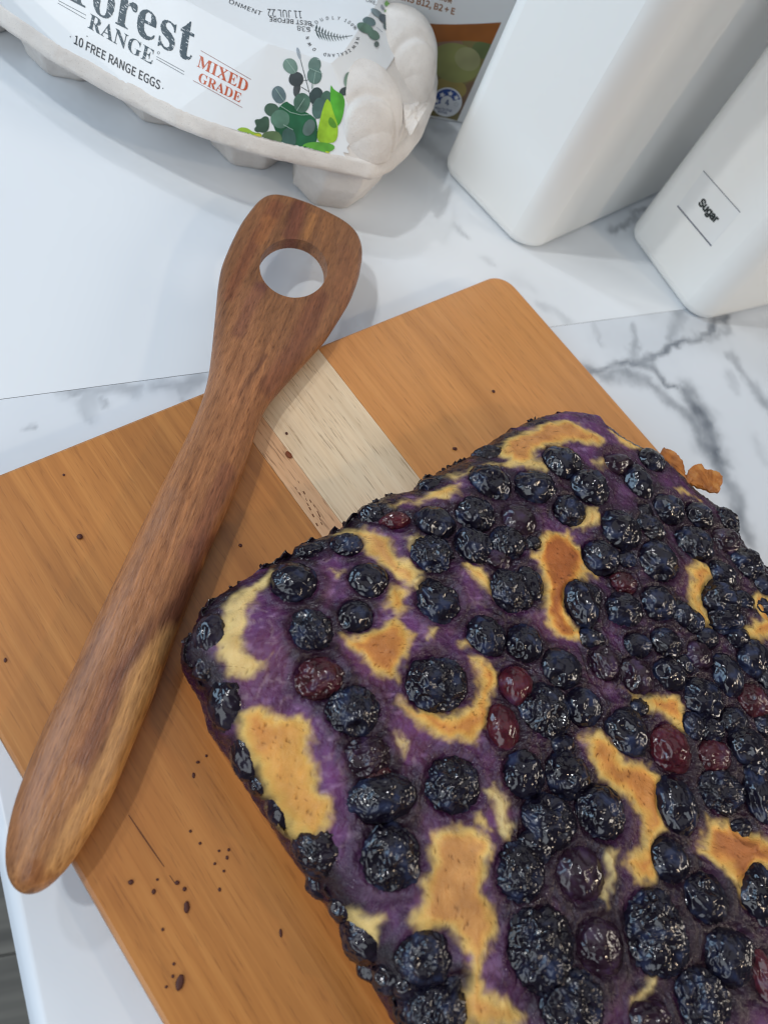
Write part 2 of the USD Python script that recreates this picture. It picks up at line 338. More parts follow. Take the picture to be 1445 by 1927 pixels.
for s in ss:
    x = SP.intersection(LineString([(s, -1), (s, 1)]))
    lo, hi = x.bounds[1], x.bounds[3]
    rows.append(np.c_[np.full(61, s), (lo + hi) / 2 + tt * (hi - lo) / 2])
g2 = np.vstack(rows); d = np.maximum(sdist(SP, g2), 0)
u = (g2[:, 0] - smin) / SL
half = np.interp(u, [0, .05, .2, .45, .62, .72, .80, 1], [.0080, .0085, .0088, .0082, .0068, .0048, .0036, .0028])
rr = np.interp(u, [0, .6, .75, .84, 1], [.0105, .0100, .0075, .0032, .0026])
zc = np.interp(u, [0, .6, .8, 1], [.0249, .0246, .0226, .0218])
d = d.reshape(len(ss), 61); d[[0, -1]] = 0; d[:, [0, -1]] = 0; d = d.ravel()
prof = np.sqrt(np.clip(1 - (1 - np.minimum(d / rr, 1)) ** 2, 0, 1))
lump = (fb(g2, 45, 5) - .5) * .0012
wx = TIP + g2[:, :1] * SA + g2[:, 1:] * SN
topv = np.c_[wx, zc + half * prof + lump * prof]; botv = np.c_[wx, zc - half * prof * .95]
q = grid_faces(len(ss), 61); n0 = len(topv)
f = np.vstack([q, q[:, ::-1] + n0])
sm = trimesh.Trimesh(np.vstack([topv, botv]), np.vstack([f[:, [0, 1, 2]], f[:, [0, 2, 3]]]), process=False)
sm.merge_vertices(digits_vertex=7); sm.update_faces(sm.nondegenerate_faces()); trimesh.repair.fix_normals(sm)
HOLE = [(488, 500), (499, 475), (516, 458), (541, 447.5), (566, 450), (593.6, 466), (613, 488), (616, 508), (607, 527), (597, 550), (572, 561), (552, 563), (530, 555), (502, 541), (489, 519)]
hz = .0252
_t = np.linspace(0, 2 * np.pi, 90, endpoint=False); _x, _y = 64.5 * np.cos(_t), 57.5 * np.sin(_t); _a = math.radians(12)
hp = Polygon(at(np.c_[551.8 + _x * math.cos(_a) - _y * math.sin(_a), 505.5 + _x * math.sin(_a) + _y * math.cos(_a)], hz)[:, :2])
hc = np.array(hp.centroid.coords[0]); hr = math.sqrt(hp.area / math.pi)
hp = Polygon(resample(hp.convex_hull.buffer(.004).buffer(-.004).exterior.coords, 90))
def ring(r, z):
    xy = resample(hp.buffer(r - hr).exterior.coords, 90)
    return np.c_[xy, np.full(90, z)].astype(np.float32)
ztop = .0246
cut = manifold3d.Manifold.hull_points(np.vstack([ring(hr - .0003, .0), ring(hr - .0001, .035)]))
try:
    mf = manifold3d.Manifold(manifold3d.Mesh(sm.vertices.astype(np.float32), sm.faces.astype(np.uint32)))
    assert mf.status() == manifold3d.Error.NoError and mf.volume() > 0
    mf = mf - cut
    mm = mf.to_mesh(); sv, sf = mm.vert_properties[:, :3].astype(float), mm.tri_verts
except Exception as e:
    print('spoon hole failed', e); sv, sf = sm.vertices, sm.faces
# long streaks of heart and sap wood, as they run along the spoon
def stroke(line, h=.026): return np.c_[(at(line, h)[:, :2] - TIP) @ SA, (at(line, h)[:, :2] - TIP) @ SN]
sl = np.c_[(sv[:, :2] - TIP) @ SA, (sv[:, :2] - TIP) @ SN]
base = np.tile(lin(156, 104, 66), (len(sv), 1))
wv = np.c_[sl[:, 0] * 12, sl[:, 1] * 220, sv[:, 2] * 80]
base = base * (.80 + .42 * fb(wv, 1.0, 31, 4))[:, None] * (1 - .26 * smoothstep(.58, .80, (sl[:, 0] - smin) / SL))[:, None]
def streak(line, w, col, amt, soft=1.0, h=.026):
    global base
    x, t = seg_dist(stroke(line, h), sl + np.c_[np.zeros(len(sl)), (fb(np.c_[sl[:, 0] * 30, sl[:, 1] * 60], 1, 44) - .5) * .006])
    a = amt * (1 - smoothstep(w * .55, w * (1 + .5 * soft), x))[:, None]
    base = base * (1 - a) + a * np.array(lin(*col)) * .95
for s in [([(470, 1005), (400, 1040), (330, 1180), (250, 1290), (190, 1400), (150, 1480)], .0050, (108, 62, 50), .7), ([(430, 900), (395, 990), (350, 1060)], .003, (120, 70, 56), .55),
          ([(330, 1215), (280, 1310), (235, 1400), (185, 1500), (130, 1580), (70, 1670)], .0056, (218, 164, 104), .82), ([(290, 1330), (225, 1460), (165, 1560)], .003, (206, 150, 88), .7),
          ([(215, 1330), (150, 1470), (95, 1570), (60, 1650)], .0024, (128, 82, 56), .7), ([(130, 1470), (85, 1560), (40, 1650)], .0035, (176, 122, 76), .7),
          ([(395, 1060), (345, 1180), (315, 1270)], .0018, (214, 150, 84), .7),
          ([(560, 380), (545, 440)], .0035, (104, 52, 42), .7), ([(493, 540), (470, 590), (452, 640)], .0028, (98, 52, 48), .75), ([(600, 560), (560, 660), (510, 740)], .0048, (120, 66, 46), .6),
          ([(520, 380), (470, 470), (430, 560)], .0032, (124, 68, 44), .6), ([(655, 470), (640, 560)], .004, (134, 84, 54), .55), ([(620, 410), (610, 470)], .003, (150, 98, 58), .6),
          ([(585, 400), (575, 440)], .0022, (168, 112, 62), .6), ([(505, 410), (490, 450)], .003, (160, 102, 58), .6), ([(500, 680), (450, 760)], .0008, (90, 48, 36), .6),
          ([(470, 560), (440, 760)], .006, (170, 116, 80), .35), ([(60, 1640), (40, 1680), (90, 1665)], .003, (150, 92, 50), .6)]:
    streak(*s)
SANG = math.atan2(SA[1], SA[0])
mat('spoon_wood', {'a': ('attribute', {'attribute': 'tone'}), 'g': ('geometry', {}), 'r': ('mapping', {'mapping_type': 'point', 'rotation': (0, 0, -SANG)}),
    's': ('mapping', {'mapping_type': 'point', 'scale': (190, 1500, 800)}), 's2': ('mapping', {'mapping_type': 'point', 'scale': (25, 330, 160)}),
    'n': ('noise_texture', {'scale': 1.0, 'detail': 3.0, 'roughness': .6}), 'n2': ('noise_texture', {'scale': 1.0, 'detail': 4.0, 'distortion': .5}),
    'k': ('rgb_ramp', {'ramp': [(.3, (.50, .42, .38)), (.42, (.85, .82, .80)), (.55, (1, 1, 1)), (.7, (1.22, 1.2, 1.18))]}),
    'k2': ('rgb_ramp', {'ramp': [(.28, (.62, .56, .54)), (.5, (1, 1, 1)), (.72, (1.28, 1.26, 1.2))]}),
    'm': ('mix_color', {'blend_type': 'multiply', 'fac': .95, 'use_clamp': False}), 'm2': ('mix_color', {'blend_type': 'multiply', 'fac': .9, 'use_clamp': False}),
    'b': ('bump', {'strength': .5, 'distance': .0006}), 'p': ('principled_bsdf', {'roughness': .42, 'specular_ior_level': .5})},
    [('g.position', 'r.vector'), ('r.vector', 's.vector'), ('s.vector', 'n.vector'), ('r.vector', 's2.vector'), ('s2.vector', 'n2.vector'), ('n.fac', 'k.fac'), ('n2.fac', 'k2.fac'), ('a.color', 'm.a'), ('k.color', 'm.b'),
     ('m.result', 'm2.a'), ('k2.color', 'm2.b'), ('m2.result', 'p.base_color'), ('n.fac', 'b.height'), ('b.normal', 'p.normal')])
# split normals at the hole's rim by giving the hole's wall its own vertices
sx = trimesh.graph.smooth_shade(trimesh.Trimesh(sv, sf, process=False), angle=math.radians(40), facet_minarea=None)
_, idx = cKDTree(sv).query(sx.vertices)
obj('wooden_spoon', (np.array(sx.vertices), np.array(sx.faces)), 'spoon_wood', color=base[idx], label='dark streaky wooden spoon with a holed flat head, lying across the cutting board', cat='spoon')

# ------------------------------------------------------------------ blueberry cake
CAKE = thing('blueberry_cake', label='square blueberry cake with purple stained golden top, lying on the cutting board', cat='cake')
HT = HB + .026      # where the top meets the sides
left = [(372, 1330), (390, 1390), (430, 1450), (475, 1520), (520, 1590), (565, 1655), (610, 1720), (668, 1820), (730, 1927)]
upper = [(352, 1230), (357, 1200), (368, 1175), (385, 1150), (415, 1112), (450, 1092), (500, 1062), (545, 1044), (570, 1020), (600, 1008), (655, 985), (690, 950), (735, 925), (785, 915), (800, 898), (850, 872), (890, 852), (930, 830), (945, 812),
         (990, 790), (1030, 775), (1065, 768), (1100, 771), (1130, 778), (1145, 798), (1170, 815), (1205, 835), (1240, 858), (1285, 893), (1312, 918), (1345, 940), (1378, 968), (1395, 1005), (1425, 1045), (1450, 1075)]
lw = at(left, HB)[:, :2]; uw = at(upper, HT)[:, :2]
dn = np.array([.469, -.883])
ro = np.vstack([lw[::-1], uw, uw[-1] + dn * .06, uw[-1] + dn * .16 - E1 * .01, lw[-1] + dn * .12 + E1 * .19, lw[-1] + dn * .13 + E1 * .02, lw[-1] + dn * .09])
CP = Polygon(ro).buffer(.002).buffer(-.0036).buffer(.002)
NT, NR = 1100, 300
oc = resample(CP.exterior.coords, NT)
_t = np.roll(oc, -1, 0) - np.roll(oc, 1, 0); _n = np.c_[_t[:, 1], -_t[:, 0]] / np.linalg.norm(_t, axis=1)[:, None]
if not Polygon(oc).exterior.is_ccw: _n = -_n
oc_smooth = oc.copy()
oc = oc + _n * ((fb(oc, 130, 301) - .5) * .0042 + (fb(oc, 420, 302, 2) - .5) * .0030 + np.maximum(fb(oc, 900, 303, 2) - .62, 0) * .004)[:, None]
cen = np.mean(oc, 0) + np.array([-.02, .015])
def top_h(d):   # height of the top at the distance d from the rim
    return HT + .010 * (1 - np.exp(-d / .016))
def berry(x, y, a, b, kind='b', dz=0.0): return (x, y, a, b, kind, dz)
BERRIES = [berry(*t) for t in [
 (702, 965, 28, 27, 'b', -4), (651, 1023, 30, 25), (582, 1031, 31, 20, 'b', -5), (554, 1093, 43, 40), (693, 1091, 39, 36), (670, 1160, 34, 31), (585, 1186, 45, 43), (603, 1275, 48, 40, 'r'), (665, 1338, 48, 47), (692, 1421, 46, 35, 'p'),
 (722, 1502, 58, 40), (712, 1460, 26, 22, 'r', -3), (392, 1190, 34, 40, 'g'), (408, 1328, 36, 50, 'g'), (452, 1424, 34, 48, 'g'), (518, 1530, 30, 38, 'g'), (594, 1606, 46, 44, 'g'), (735, 1614, 50, 58), (676, 1776, 46, 46, 'g'),
 (798, 1803, 46, 42), (727, 1846, 34, 30, 'g'), (822, 1908, 48, 40), (600, 1672, 34, 28, 'g'), (640, 1716, 30, 26, 'g'), (484, 1478, 26, 24, 'g'), (378, 1262, 22, 28, 'g'), (770, 1912, 36, 30, 'g'), (690, 1830, 26, 22, 'g'),
 (921, 849, 34, 20, 'b', -5), (920, 905, 41, 37), (1007, 916, 41, 37), (1057, 869, 36, 36), (811, 909, 26, 19, 'b', -4), (747, 978, 32, 17, 'R'), (819, 982, 41, 39), (894, 966, 38, 34), (977, 977, 34, 37, 'p'), (891, 1028, 37, 38), (957, 1021, 36, 32),
 (940, 1053, 34, 26, 'p', -3), (813, 1043, 44, 41), (822, 1131, 43, 44), (962, 1112, 44, 44), (996, 1098, 28, 38, 'b', -2), (1072, 960, 32, 31), (1111, 916, 38, 36), (1164, 869, 36, 25, 'p', -3), (1203, 908, 26, 37), (1226, 866, 28, 26),
 (1167, 999, 41, 39), (1222, 993, 29, 28), (1131, 1049, 38, 33), (1239, 1057, 41, 37), (1175, 1098, 27, 22, 'r'), (1308, 1021, 35, 33), (1258, 955, 33, 29), (1316, 968, 27, 27), (1372, 977, 26, 25, 'b', -4), (1369, 1016, 32, 25, 'p'),
 (1408, 1063, 33, 33), (1437, 1100, 24, 24), (1358, 1080, 26, 27), (1356, 1126, 39, 34), (1366, 1165, 36, 26), (1093, 1133, 33, 44), (1238, 1136, 37, 32), (1175, 1148, 37, 33),
 (916, 1197, 39, 39), (987, 1211, 35, 35), (822, 1287, 60, 54), (973, 1288, 32, 37, 'R'), (1057, 1258, 39, 37), (946, 1369, 33, 43, 'R'), (1026, 1338, 46, 49), (1098, 1329, 33, 35), (852, 1477, 52, 49), (985, 1457, 41, 39), (1067, 1458, 41, 39),
 (1032, 1545, 50, 46), (1131, 1531, 46, 45), (1139, 1247, 29, 35, 'p'), (1200, 1272, 31, 39, 'p'), (1200, 1214, 29, 22), (1253, 1211, 31, 28), (1261, 1269, 31, 31), (1316, 1233, 29, 27, 'p'), (1369, 1272, 29, 38), (1323, 1313, 40, 36), (1420, 1242, 32, 37),
 (1418, 1320, 30, 30, 'r'), (1380, 1356, 26, 22), (1305, 1368, 20, 25), (1338, 1376, 26, 20), (1178, 1377, 41, 43), (1261, 1408, 38, 42, 'R'), (1344, 1424, 36, 29, 'r'), (1405, 1407, 35, 33), (1438, 1366, 20, 20), (1355, 1490, 44, 35), (1428, 1500, 26, 44),
 (1273, 1515, 37, 49), (1008, 1592, 38, 32, 'b', -2), (975, 1639, 46, 49), (1094, 1647, 42, 48, 'p'), (1260, 1620, 38, 37), (1327, 1689, 41, 39), (1428, 1684, 36, 48), (1020, 1785, 56, 60), (1131, 1780, 44, 46, 'p'), (1231, 1751, 54, 63),
 (1372, 1801, 46, 44), (1436, 1836, 24, 42, 'R'), (1077, 1884, 52, 44), (1322, 1888, 46, 49), (1223, 1917, 38, 26, 'p'), (1110, 1120, 22, 22), (1205, 1330, 20, 18, 'b', -3), (1290, 1250, 20, 20, 'b', -3), (1400, 1130, 22, 20, 'b', -3), (1440, 1430, 18, 22),
 (1060, 1400, 26, 20, 'b', -3), (1115, 1200, 28, 22, 'b', -4), (1005, 1020, 20, 16, 'b', -3), (1200, 1450, 0, 0), (1285, 1155, 24, 26), (1305, 1170, 20, 24), (1330, 1200, 24, 18), (1225, 1040, 20, 18, 'b', -3), (1390, 1200, 24, 20), (1180, 1050, 24, 18, 'b', -3),
 (1440, 1150, 22, 26, 'b', -3), (1330, 1345, 18, 16, 'b', -3), (1420, 1450, 28, 20, 'b', -3), (1395, 1560, 30, 18, 'b', -4), (858, 1858, 20, 24, 'b', -6), (765, 1868, 24, 20, 'g'), (1440, 1270, 22, 26), (1215, 960, 18, 16, 'b', -3)] if t[2] > 0]
def proxy():
    o_ = resample(CP.exterior.coords, 400); ss_ = np.linspace(0, 1, 60)[:-1]
    p_ = (o_[None] * (1 - ss_[:, None, None]) + cen * ss_[:, None, None]).reshape(-1, 2)
    d_ = cKDTree(resample(CP.exterior.coords, 4000)).query(p_)[0]; d_[:400] = 0
    z_ = top_h(d_) - .0052 * (1 - np.sqrt(np.clip(1 - (1 - np.minimum(d_ / .0065, 1)) ** 2, 0, 1)))
    v_ = np.vstack([np.c_[p_, z_], np.c_[o_, np.full(400, HB)]]); n_ = len(p_)
    q_ = grid_faces(59, 400, True); k_ = np.arange(400); k2 = (k_ + 1) % 400
    sd = np.stack([n_ + k_, k_, k2, n_ + k2], -1); q_ = np.vstack([q_, sd])
    t_ = trimesh.Trimesh(v_, np.vstack([q_[:, [0, 1, 2]], q_[:, [0, 2, 3]]]), process=False)
    return t_
PX = proxy()
bp = np.array([(b[0], b[1]) for b in BERRIES], float)
pt_, ri_, ti_ = PX.ray.intersects_location(np.tile([0, 0, EYE], (len(bp), 1)).astype(float), ray(bp), multiple_hits=False)
bx = np.array([at([q_], HB + .030)[0] for q_ in bp]); bnrm = np.tile([0, 0, 1.0], (len(bp), 1))
bx[ri_] = pt_; bnrm[ri_] = PX.face_normals[ti_]
bnrm *= np.where((bnrm * (np.array([0, 0, EYE]) - bx)).sum(1) < 0, -1, 1)[:, None]
scale_px = np.linalg.norm(bx - [0, 0, EYE], axis=1) / FPX
br = np.array([[b[2], b[3]] for b in BERRIES]) * scale_px[:, None] * 1.07
SINK = {'b': .30, 'p': .40, 'r': .36, 'R': .36, 'g': .55}
bx = bx - bnrm * (np.array([SINK[b[4]] for b in BERRIES]) * br.mean(1))[:, None] + np.c_[np.zeros((len(bp), 2)), [b[5] * .0004 for b in BERRIES]]
def P2(line, h=HB + .034): return at(line, h)[:, :2]
GOLD = [  # (outline, toast 0..1, pale 0..1)
 ([(455, 1100), (520, 1062), (535, 1064), (500, 1095), (480, 1130), (470, 1165), (465, 1195), (470, 1225), (480, 1240), (512, 1234), (500, 1255), (470, 1272), (430, 1268), (415, 1225), (418, 1180), (428, 1130)], .15, .7),
 ([(450, 1345), (490, 1318), (520, 1345), (575, 1340), (580, 1370), (605, 1440), (607, 1480), (633, 1500), (620, 1545), (607, 1585), (560, 1562), (510, 1500), (482, 1440)], .45, .15),
 ([(640, 990), (690, 983), (735, 1000), (752, 1040), (765, 1060), (790, 1085), (780, 1115), (760, 1110), (735, 1085), (695, 1035), (680, 1005)], .6, .3),
 ([(720, 1145), (735, 1105), (760, 1115), (765, 1150), (740, 1168)], .7, .1), ([(640, 1200), (680, 1195), (735, 1165), (778, 1200), (762, 1230), (742, 1284), (700, 1270), (665, 1238)], .8, .1),
 ([(880, 1240), (900, 1245), (925, 1260), (936, 1280), (920, 1310), (915, 1340), (905, 1380), (890, 1402), (835, 1404), (790, 1375), (745, 1330), (750, 1312), (790, 1335), (835, 1348), (872, 1336), (890, 1315), (894, 1280)], .75, .1),
 ([(938, 830), (960, 813), (1040, 778), (1080, 778), (1110, 803), (1137, 822), (1130, 838), (1090, 828), (1060, 835), (1015, 842), (1005, 870), (970, 872), (950, 850)], .75, .2), ([(850, 885), (900, 866), (960, 868), (1005, 858), (1030, 872), (1028, 890), (1000, 880), (960, 876), (900, 876), (862, 900)], .25, .5),
 ([(735, 937), (790, 925), (830, 910), (868, 908), (858, 930), (842, 938), (800, 932), (750, 944)], .4, .25),
 ([(1010, 1020), (1030, 1003), (1070, 1005), (1092, 1040), (1102, 1075), (1125, 1085), (1092, 1092), (1068, 1120), (1060, 1160), (1080, 1185), (1113, 1195), (1102, 1210), (1060, 1211), (1035, 1196), (1015, 1150), (1020, 1110), (1002, 1060)], 1.0, .05),
 ([(870, 1070), (905, 1075), (918, 1105), (930, 1132), (905, 1115), (885, 1100)], .7, .2), ([(1290, 1075), (1305, 1058), (1330, 1070), (1336, 1092), (1320, 1110), (1318, 1132), (1336, 1176), (1320, 1181), (1300, 1150), (1290, 1110)], .6, .1),
 ([(1410, 1130), (1422, 1115), (1450, 1125), (1450, 1202), (1395, 1212), (1395, 1190), (1420, 1165)], .7, .1), ([(1165, 1298), (1200, 1312), (1240, 1310), (1270, 1320), (1285, 1360), (1297, 1392), (1285, 1386), (1255, 1362), (1225, 1350), (1190, 1317)], .65, .1),
 ([(1090, 1385), (1115, 1376), (1140, 1400), (1165, 1430), (1215, 1440), (1241, 1475), (1238, 1560), (1226, 1580), (1223, 1662), (1180, 1662), (1164, 1615), (1200, 1590), (1195, 1540), (1160, 1490), (1130, 1470), (1105, 1430)], .65, .1),
 ([(1320, 1540), (1350, 1550), (1380, 1555), (1450, 1590), (1450, 1625), (1405, 1640), (1400, 1675), (1384, 1707), (1374, 1670), (1345, 1640), (1311, 1606)], .9, .1),
 ([(815, 1565), (840, 1560), (905, 1565), (921, 1600), (906, 1650), (906, 1690), (932, 1730), (921, 1790), (906, 1830), (911, 1870), (960, 1890), (990, 1915), (985, 1940), (880, 1940), (863, 1890), (883, 1830), (878, 1790), (850, 1755), (800, 1762), (774, 1735), (789, 1680), (805, 1640), (803, 1600)], .7, .25),
 ([(635, 1698), (655, 1714), (690, 1724), (731, 1720), (727, 1760), (717, 1784), (703, 1756), (650, 1735)], .15, .6), ([(905, 1490), (925, 1484), (951, 1510), (956, 1550), (945, 1582), (934, 1565), (919, 1520)], .0, 1.0),
 ([(1195, 1882), (1215, 1850), (1232, 1830), (1228, 1852), (1206, 1887), (1180, 1902)], .0, .9), ([(800, 1190), (815, 1188), (812, 1207), (800, 1205)], .0, .9), ([(855, 1208), (870, 1204), (876, 1216), (862, 1224)], .7, .1), ([(1118, 868), (1140, 866), (1146, 876), (1128, 880)], .3, .4),
 ([(1104, 962), (1120, 958), (1126, 985), (1096, 1006), (1078, 1000)], .5, .4), ([(1268, 916), (1290, 915), (1307, 930), (1280, 930)], .5, .3), ([(1120, 1600), (1152, 1598), (1146, 1650), (1126, 1706), (1112, 1690), (1130, 1640)], .0, 1.0),
 ([(768, 1010), (790, 1004), (808, 1014), (782, 1022), (772, 1034)], .0, .9), ([(774, 1092), (796, 1094), (786, 1120), (776, 1112)], .2, .7), ([(1155, 800), (1190, 815), (1225, 840), (1205, 842), (1170, 828)], .5, .2), ([(768, 1072), (795, 1080), (792, 1090), (772, 1086)], .1, .8),
 ([(625, 1060), (650, 1075), (634, 1084)], .0, .7), ([(1315, 925), (1330, 935), (1322, 944)], .6, .1), ([(735, 1380), (770, 1402), (764, 1420), (745, 1400)], 0, 1.0), ([(895, 1535), (915, 1560), (905, 1562), (888, 1548)], .3, .5)]
tr = np.linspace(0, 1, NR) ** .8
prof_s = 1 - tr                                            # 0 at the rim .. 1 at the centre
prof_s = np.linspace(0, 1, NR)
pts = (oc[None] * (1 - prof_s[:, None, None]) + cen * prof_s[:, None, None])[:-1].reshape(-1, 2)
dr = np.maximum(np.repeat(0.0, len(pts)), cKDTree(resample(CP.exterior.coords, 6000)).query(pts)[0]); dr[:NT] = 0
# nearness to berries
on_top = np.array([b[4] != 'g' for b in BERRIES])
kd = cKDTree(bx[on_top][:, :2])
dd, ii = kd.query(pts, k=6)
rel = np.min((dd / np.mean(br[on_top], 1)[ii]), axis=1)
gold = np.full(len(pts), -1.0); gold[:] = -1; toast = np.zeros(len(pts)); pale = np.zeros(len(pts))
seen = (pts[:, 0] < .30) & (pts[:, 1] > -.09)
wob = np.c_[fb(pts, 210, 61) - .5, fb(pts, 210, 62) - .5] * .0042 + np.c_[fb(pts, 600, 63) - .5, fb(pts, 600, 64) - .5] * .0006
for outline, t_, p_ in GOLD:
    pg = P2(outline); lo, hi = pg.min(0) - .008, pg.max(0) + .008
    k_ = np.where(((pts > lo) & (pts < hi)).all(1))[0]
    if len(k_) == 0: continue
    s = sdist(Polygon(pg), pts[k_] + wob[k_]); s = np.where(s > -.0034, s, -1)
    b_ = s > gold[k_]
    kk = k_[b_]; gold[kk] = s[b_]; toast[kk] = t_; pale[kk] = p_
z = top_h(dr)
edge = .0065
z -= edge * .8 * (1 - np.sqrt(np.clip(1 - (1 - np.minimum(dr / edge, 1)) ** 2, 0, 1)))
z += (fb(pts, 55, 71) - .5) * .005 * smoothstep(0, .006, dr)
gw = smoothstep(-.0014, .0024, gold + (fb(pts, 380, 64, 3) - .5) * .0030)
z += .0011 * smoothstep(-.002, .005, gold)
z += .0008 * np.exp(-((rel - 1.15) / .16) ** 2) - .0008 * (1 - smoothstep(.72, 1.05, rel))
fine = (fb(pts, 900, 73, 3) - .5); crumb = fb(pts, 1700, 74, 2) - .5
z += (fine * .0011 + crumb * .0004) * (1 - .55 * gw)
pit = smoothstep(.76, .84, fb(pts, 1100, 75, 2)); z -= gw * pit * .0005
top3 = np.c_[pts, z]
def ridge_(p_, s_, seed): return 1 - 2 * np.abs(fb(p_, s_, seed, 2) - .5)
# colour of the crumb itself
lp = np.array(lin(94, 48, 96)); dp = np.array(lin(54, 18, 48)); jm = np.array(lin(20, 9, 18)); lil = np.array(lin(146, 108, 148)); mg = np.array(lin(92, 36, 62))
m1 = fb(pts, 75, 81, 4)[:, None]; m2 = fb(pts, 240, 82, 3)[:, None]; m3 = fb(np.c_[pts[:, 0] * 260, pts[:, 1] * 520], 1, 83, 3)[:, None]
pxx = pts[:, :1]; 
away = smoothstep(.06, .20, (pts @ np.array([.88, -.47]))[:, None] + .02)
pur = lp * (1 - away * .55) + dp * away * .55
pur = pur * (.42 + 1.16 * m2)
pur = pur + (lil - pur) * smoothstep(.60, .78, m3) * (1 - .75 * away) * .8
pur = pur + (mg - pur) * smoothstep(.52, .68, m1) * .45
fib = ridge_(np.c_[pts + wob * .8, np.zeros(len(pts))], 190, 87) * smoothstep(.42, .6, fb(pts, 120, 88))
pur = pur + (np.array(lin(176, 150, 160)) - pur) * (smoothstep(.90, .985, fib) * (1 - .7 * away[:, 0]))[:, None] * .34
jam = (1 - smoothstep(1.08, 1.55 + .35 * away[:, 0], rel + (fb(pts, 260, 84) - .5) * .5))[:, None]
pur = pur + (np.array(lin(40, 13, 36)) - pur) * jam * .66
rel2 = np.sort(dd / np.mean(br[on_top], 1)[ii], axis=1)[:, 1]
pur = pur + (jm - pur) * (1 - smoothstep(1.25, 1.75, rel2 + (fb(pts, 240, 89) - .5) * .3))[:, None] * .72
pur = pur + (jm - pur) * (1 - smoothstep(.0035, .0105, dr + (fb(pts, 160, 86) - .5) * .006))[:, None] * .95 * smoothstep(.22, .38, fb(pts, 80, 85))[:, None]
g_lo, g_mid, g_hi, g_pl, g_ed = (np.array(lin(*c_)) for c_ in ((176, 92, 30), (228, 148, 58), (240, 188, 84), (232, 212, 160), (240, 214, 140)))
tt_ = toast[:, None] * smoothstep(.0006, .0055, gold)[:, None] * (.6 + .9 * (m1 - .1))
gcol = g_hi + (g_mid - g_hi) * np.clip(tt_ * 2.0, 0, 1); gcol = gcol + (g_lo - gcol) * np.clip(tt_ * 1.7 - .62, 0, 1)
gcol = gcol + (g_pl - gcol) * pale[:, None] * (.6 + .6 * m2).clip(0, 1)
gcol = gcol + (g_ed - gcol) * (1 - smoothstep(.0006, .0030, gold))[:, None] * .5
gcol = gcol * (.52 + .46 * m2 + .20 * m1) * np.array([1.0, .96, .88]) * (1 - .4 * pit[:, None])
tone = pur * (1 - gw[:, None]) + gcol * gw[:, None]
nt = len(top3)
top3 = np.vstack([top3, [[*cen, top3[-NT:, 2].mean()]]]); tone = np.vstack([tone, tone[-1:]])
q = grid_faces(NR - 1, NT, True); f_top = np.vstack([q[:, [0, 1, 2]], q[:, [0, 2, 3]]])
la = np.arange(NT); f_top = np.vstack([f_top, np.c_[(NR - 2) * NT + la, np.full(NT, nt), (NR - 2) * NT + (la + 1) % NT]])
NS = 26
hh = np.linspace(0, 1, NS)[1:]
ct = np.roll(oc, -1, 0) - np.roll(oc, 1, 0); cn = np.c_[ct[:, 1], -ct[:, 0]] / np.linalg.norm(ct, axis=1)[:, None]
if not Polygon(oc).exterior.is_ccw: cn = -cn
side = []; stone = []
crust, jamc = np.array(lin(178, 108, 46)), np.array(lin(48, 20, 44))
for h_ in hh:
    zz = top3[:NT, 2] * (1 - h_) + (HB + .0003) * h_
    p_ = np.c_[oc, zz]
    off = .0012 * math.sin(math.pi * h_) - .0022 * h_ + (fb(p_, 420, 91) - .5) * .0026 * math.sin(math.pi * min(1, h_ * 1.3) ** .7)
    k_h = min(1.0, h_ * 2.2); xy_ = oc * (1 - k_h) + oc_smooth * k_h + cn * np.asarray(off).reshape(-1, 1)
    side.append(np.c_[xy_, zz])
    w_ = smoothstep(.46, .76, h_ + (fb(np.c_[oc, np.full(NT, h_ * .03)], 130, 92) - .5) * .9)[:, None]
    stone.append((jamc * (1 - w_) + crust * w_ * (.7 + .6 * fb(p_, 500, 93)[:, None])))
sv_ = np.vstack([top3[:NT], *side]); q = grid_faces(NS, NT, True); fs = np.vstack([q[:, [0, 2, 1]], q[:, [0, 3, 2]]])
allv = np.vstack([top3, sv_[NT:]]); fs2 = np.where(fs < NT, fs, fs + nt + 1 - NT)
cm = trimesh.Trimesh(allv, np.vstack([f_top, fs2]), process=False)
if cm.face_normals[:1000, 2].mean() < 0: cm.faces = cm.faces[:, ::-1]
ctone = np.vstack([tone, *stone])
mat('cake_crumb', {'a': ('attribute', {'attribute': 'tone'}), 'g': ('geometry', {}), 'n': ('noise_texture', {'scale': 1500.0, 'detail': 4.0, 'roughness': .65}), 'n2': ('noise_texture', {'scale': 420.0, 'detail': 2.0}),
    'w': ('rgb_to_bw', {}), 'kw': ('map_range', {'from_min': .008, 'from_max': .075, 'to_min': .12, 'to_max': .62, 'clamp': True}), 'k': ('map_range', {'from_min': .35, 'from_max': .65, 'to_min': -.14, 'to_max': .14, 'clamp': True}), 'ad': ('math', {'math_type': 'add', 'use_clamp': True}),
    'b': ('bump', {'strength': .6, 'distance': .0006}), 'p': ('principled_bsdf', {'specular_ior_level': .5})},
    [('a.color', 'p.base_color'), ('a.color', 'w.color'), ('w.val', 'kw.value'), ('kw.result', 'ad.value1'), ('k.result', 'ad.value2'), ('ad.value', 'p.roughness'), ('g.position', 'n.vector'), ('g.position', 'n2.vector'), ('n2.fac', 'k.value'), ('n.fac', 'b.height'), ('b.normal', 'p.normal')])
obj('sponge', (cm.vertices, cm.faces), 'cake_crumb', CAKE, color=ctone)

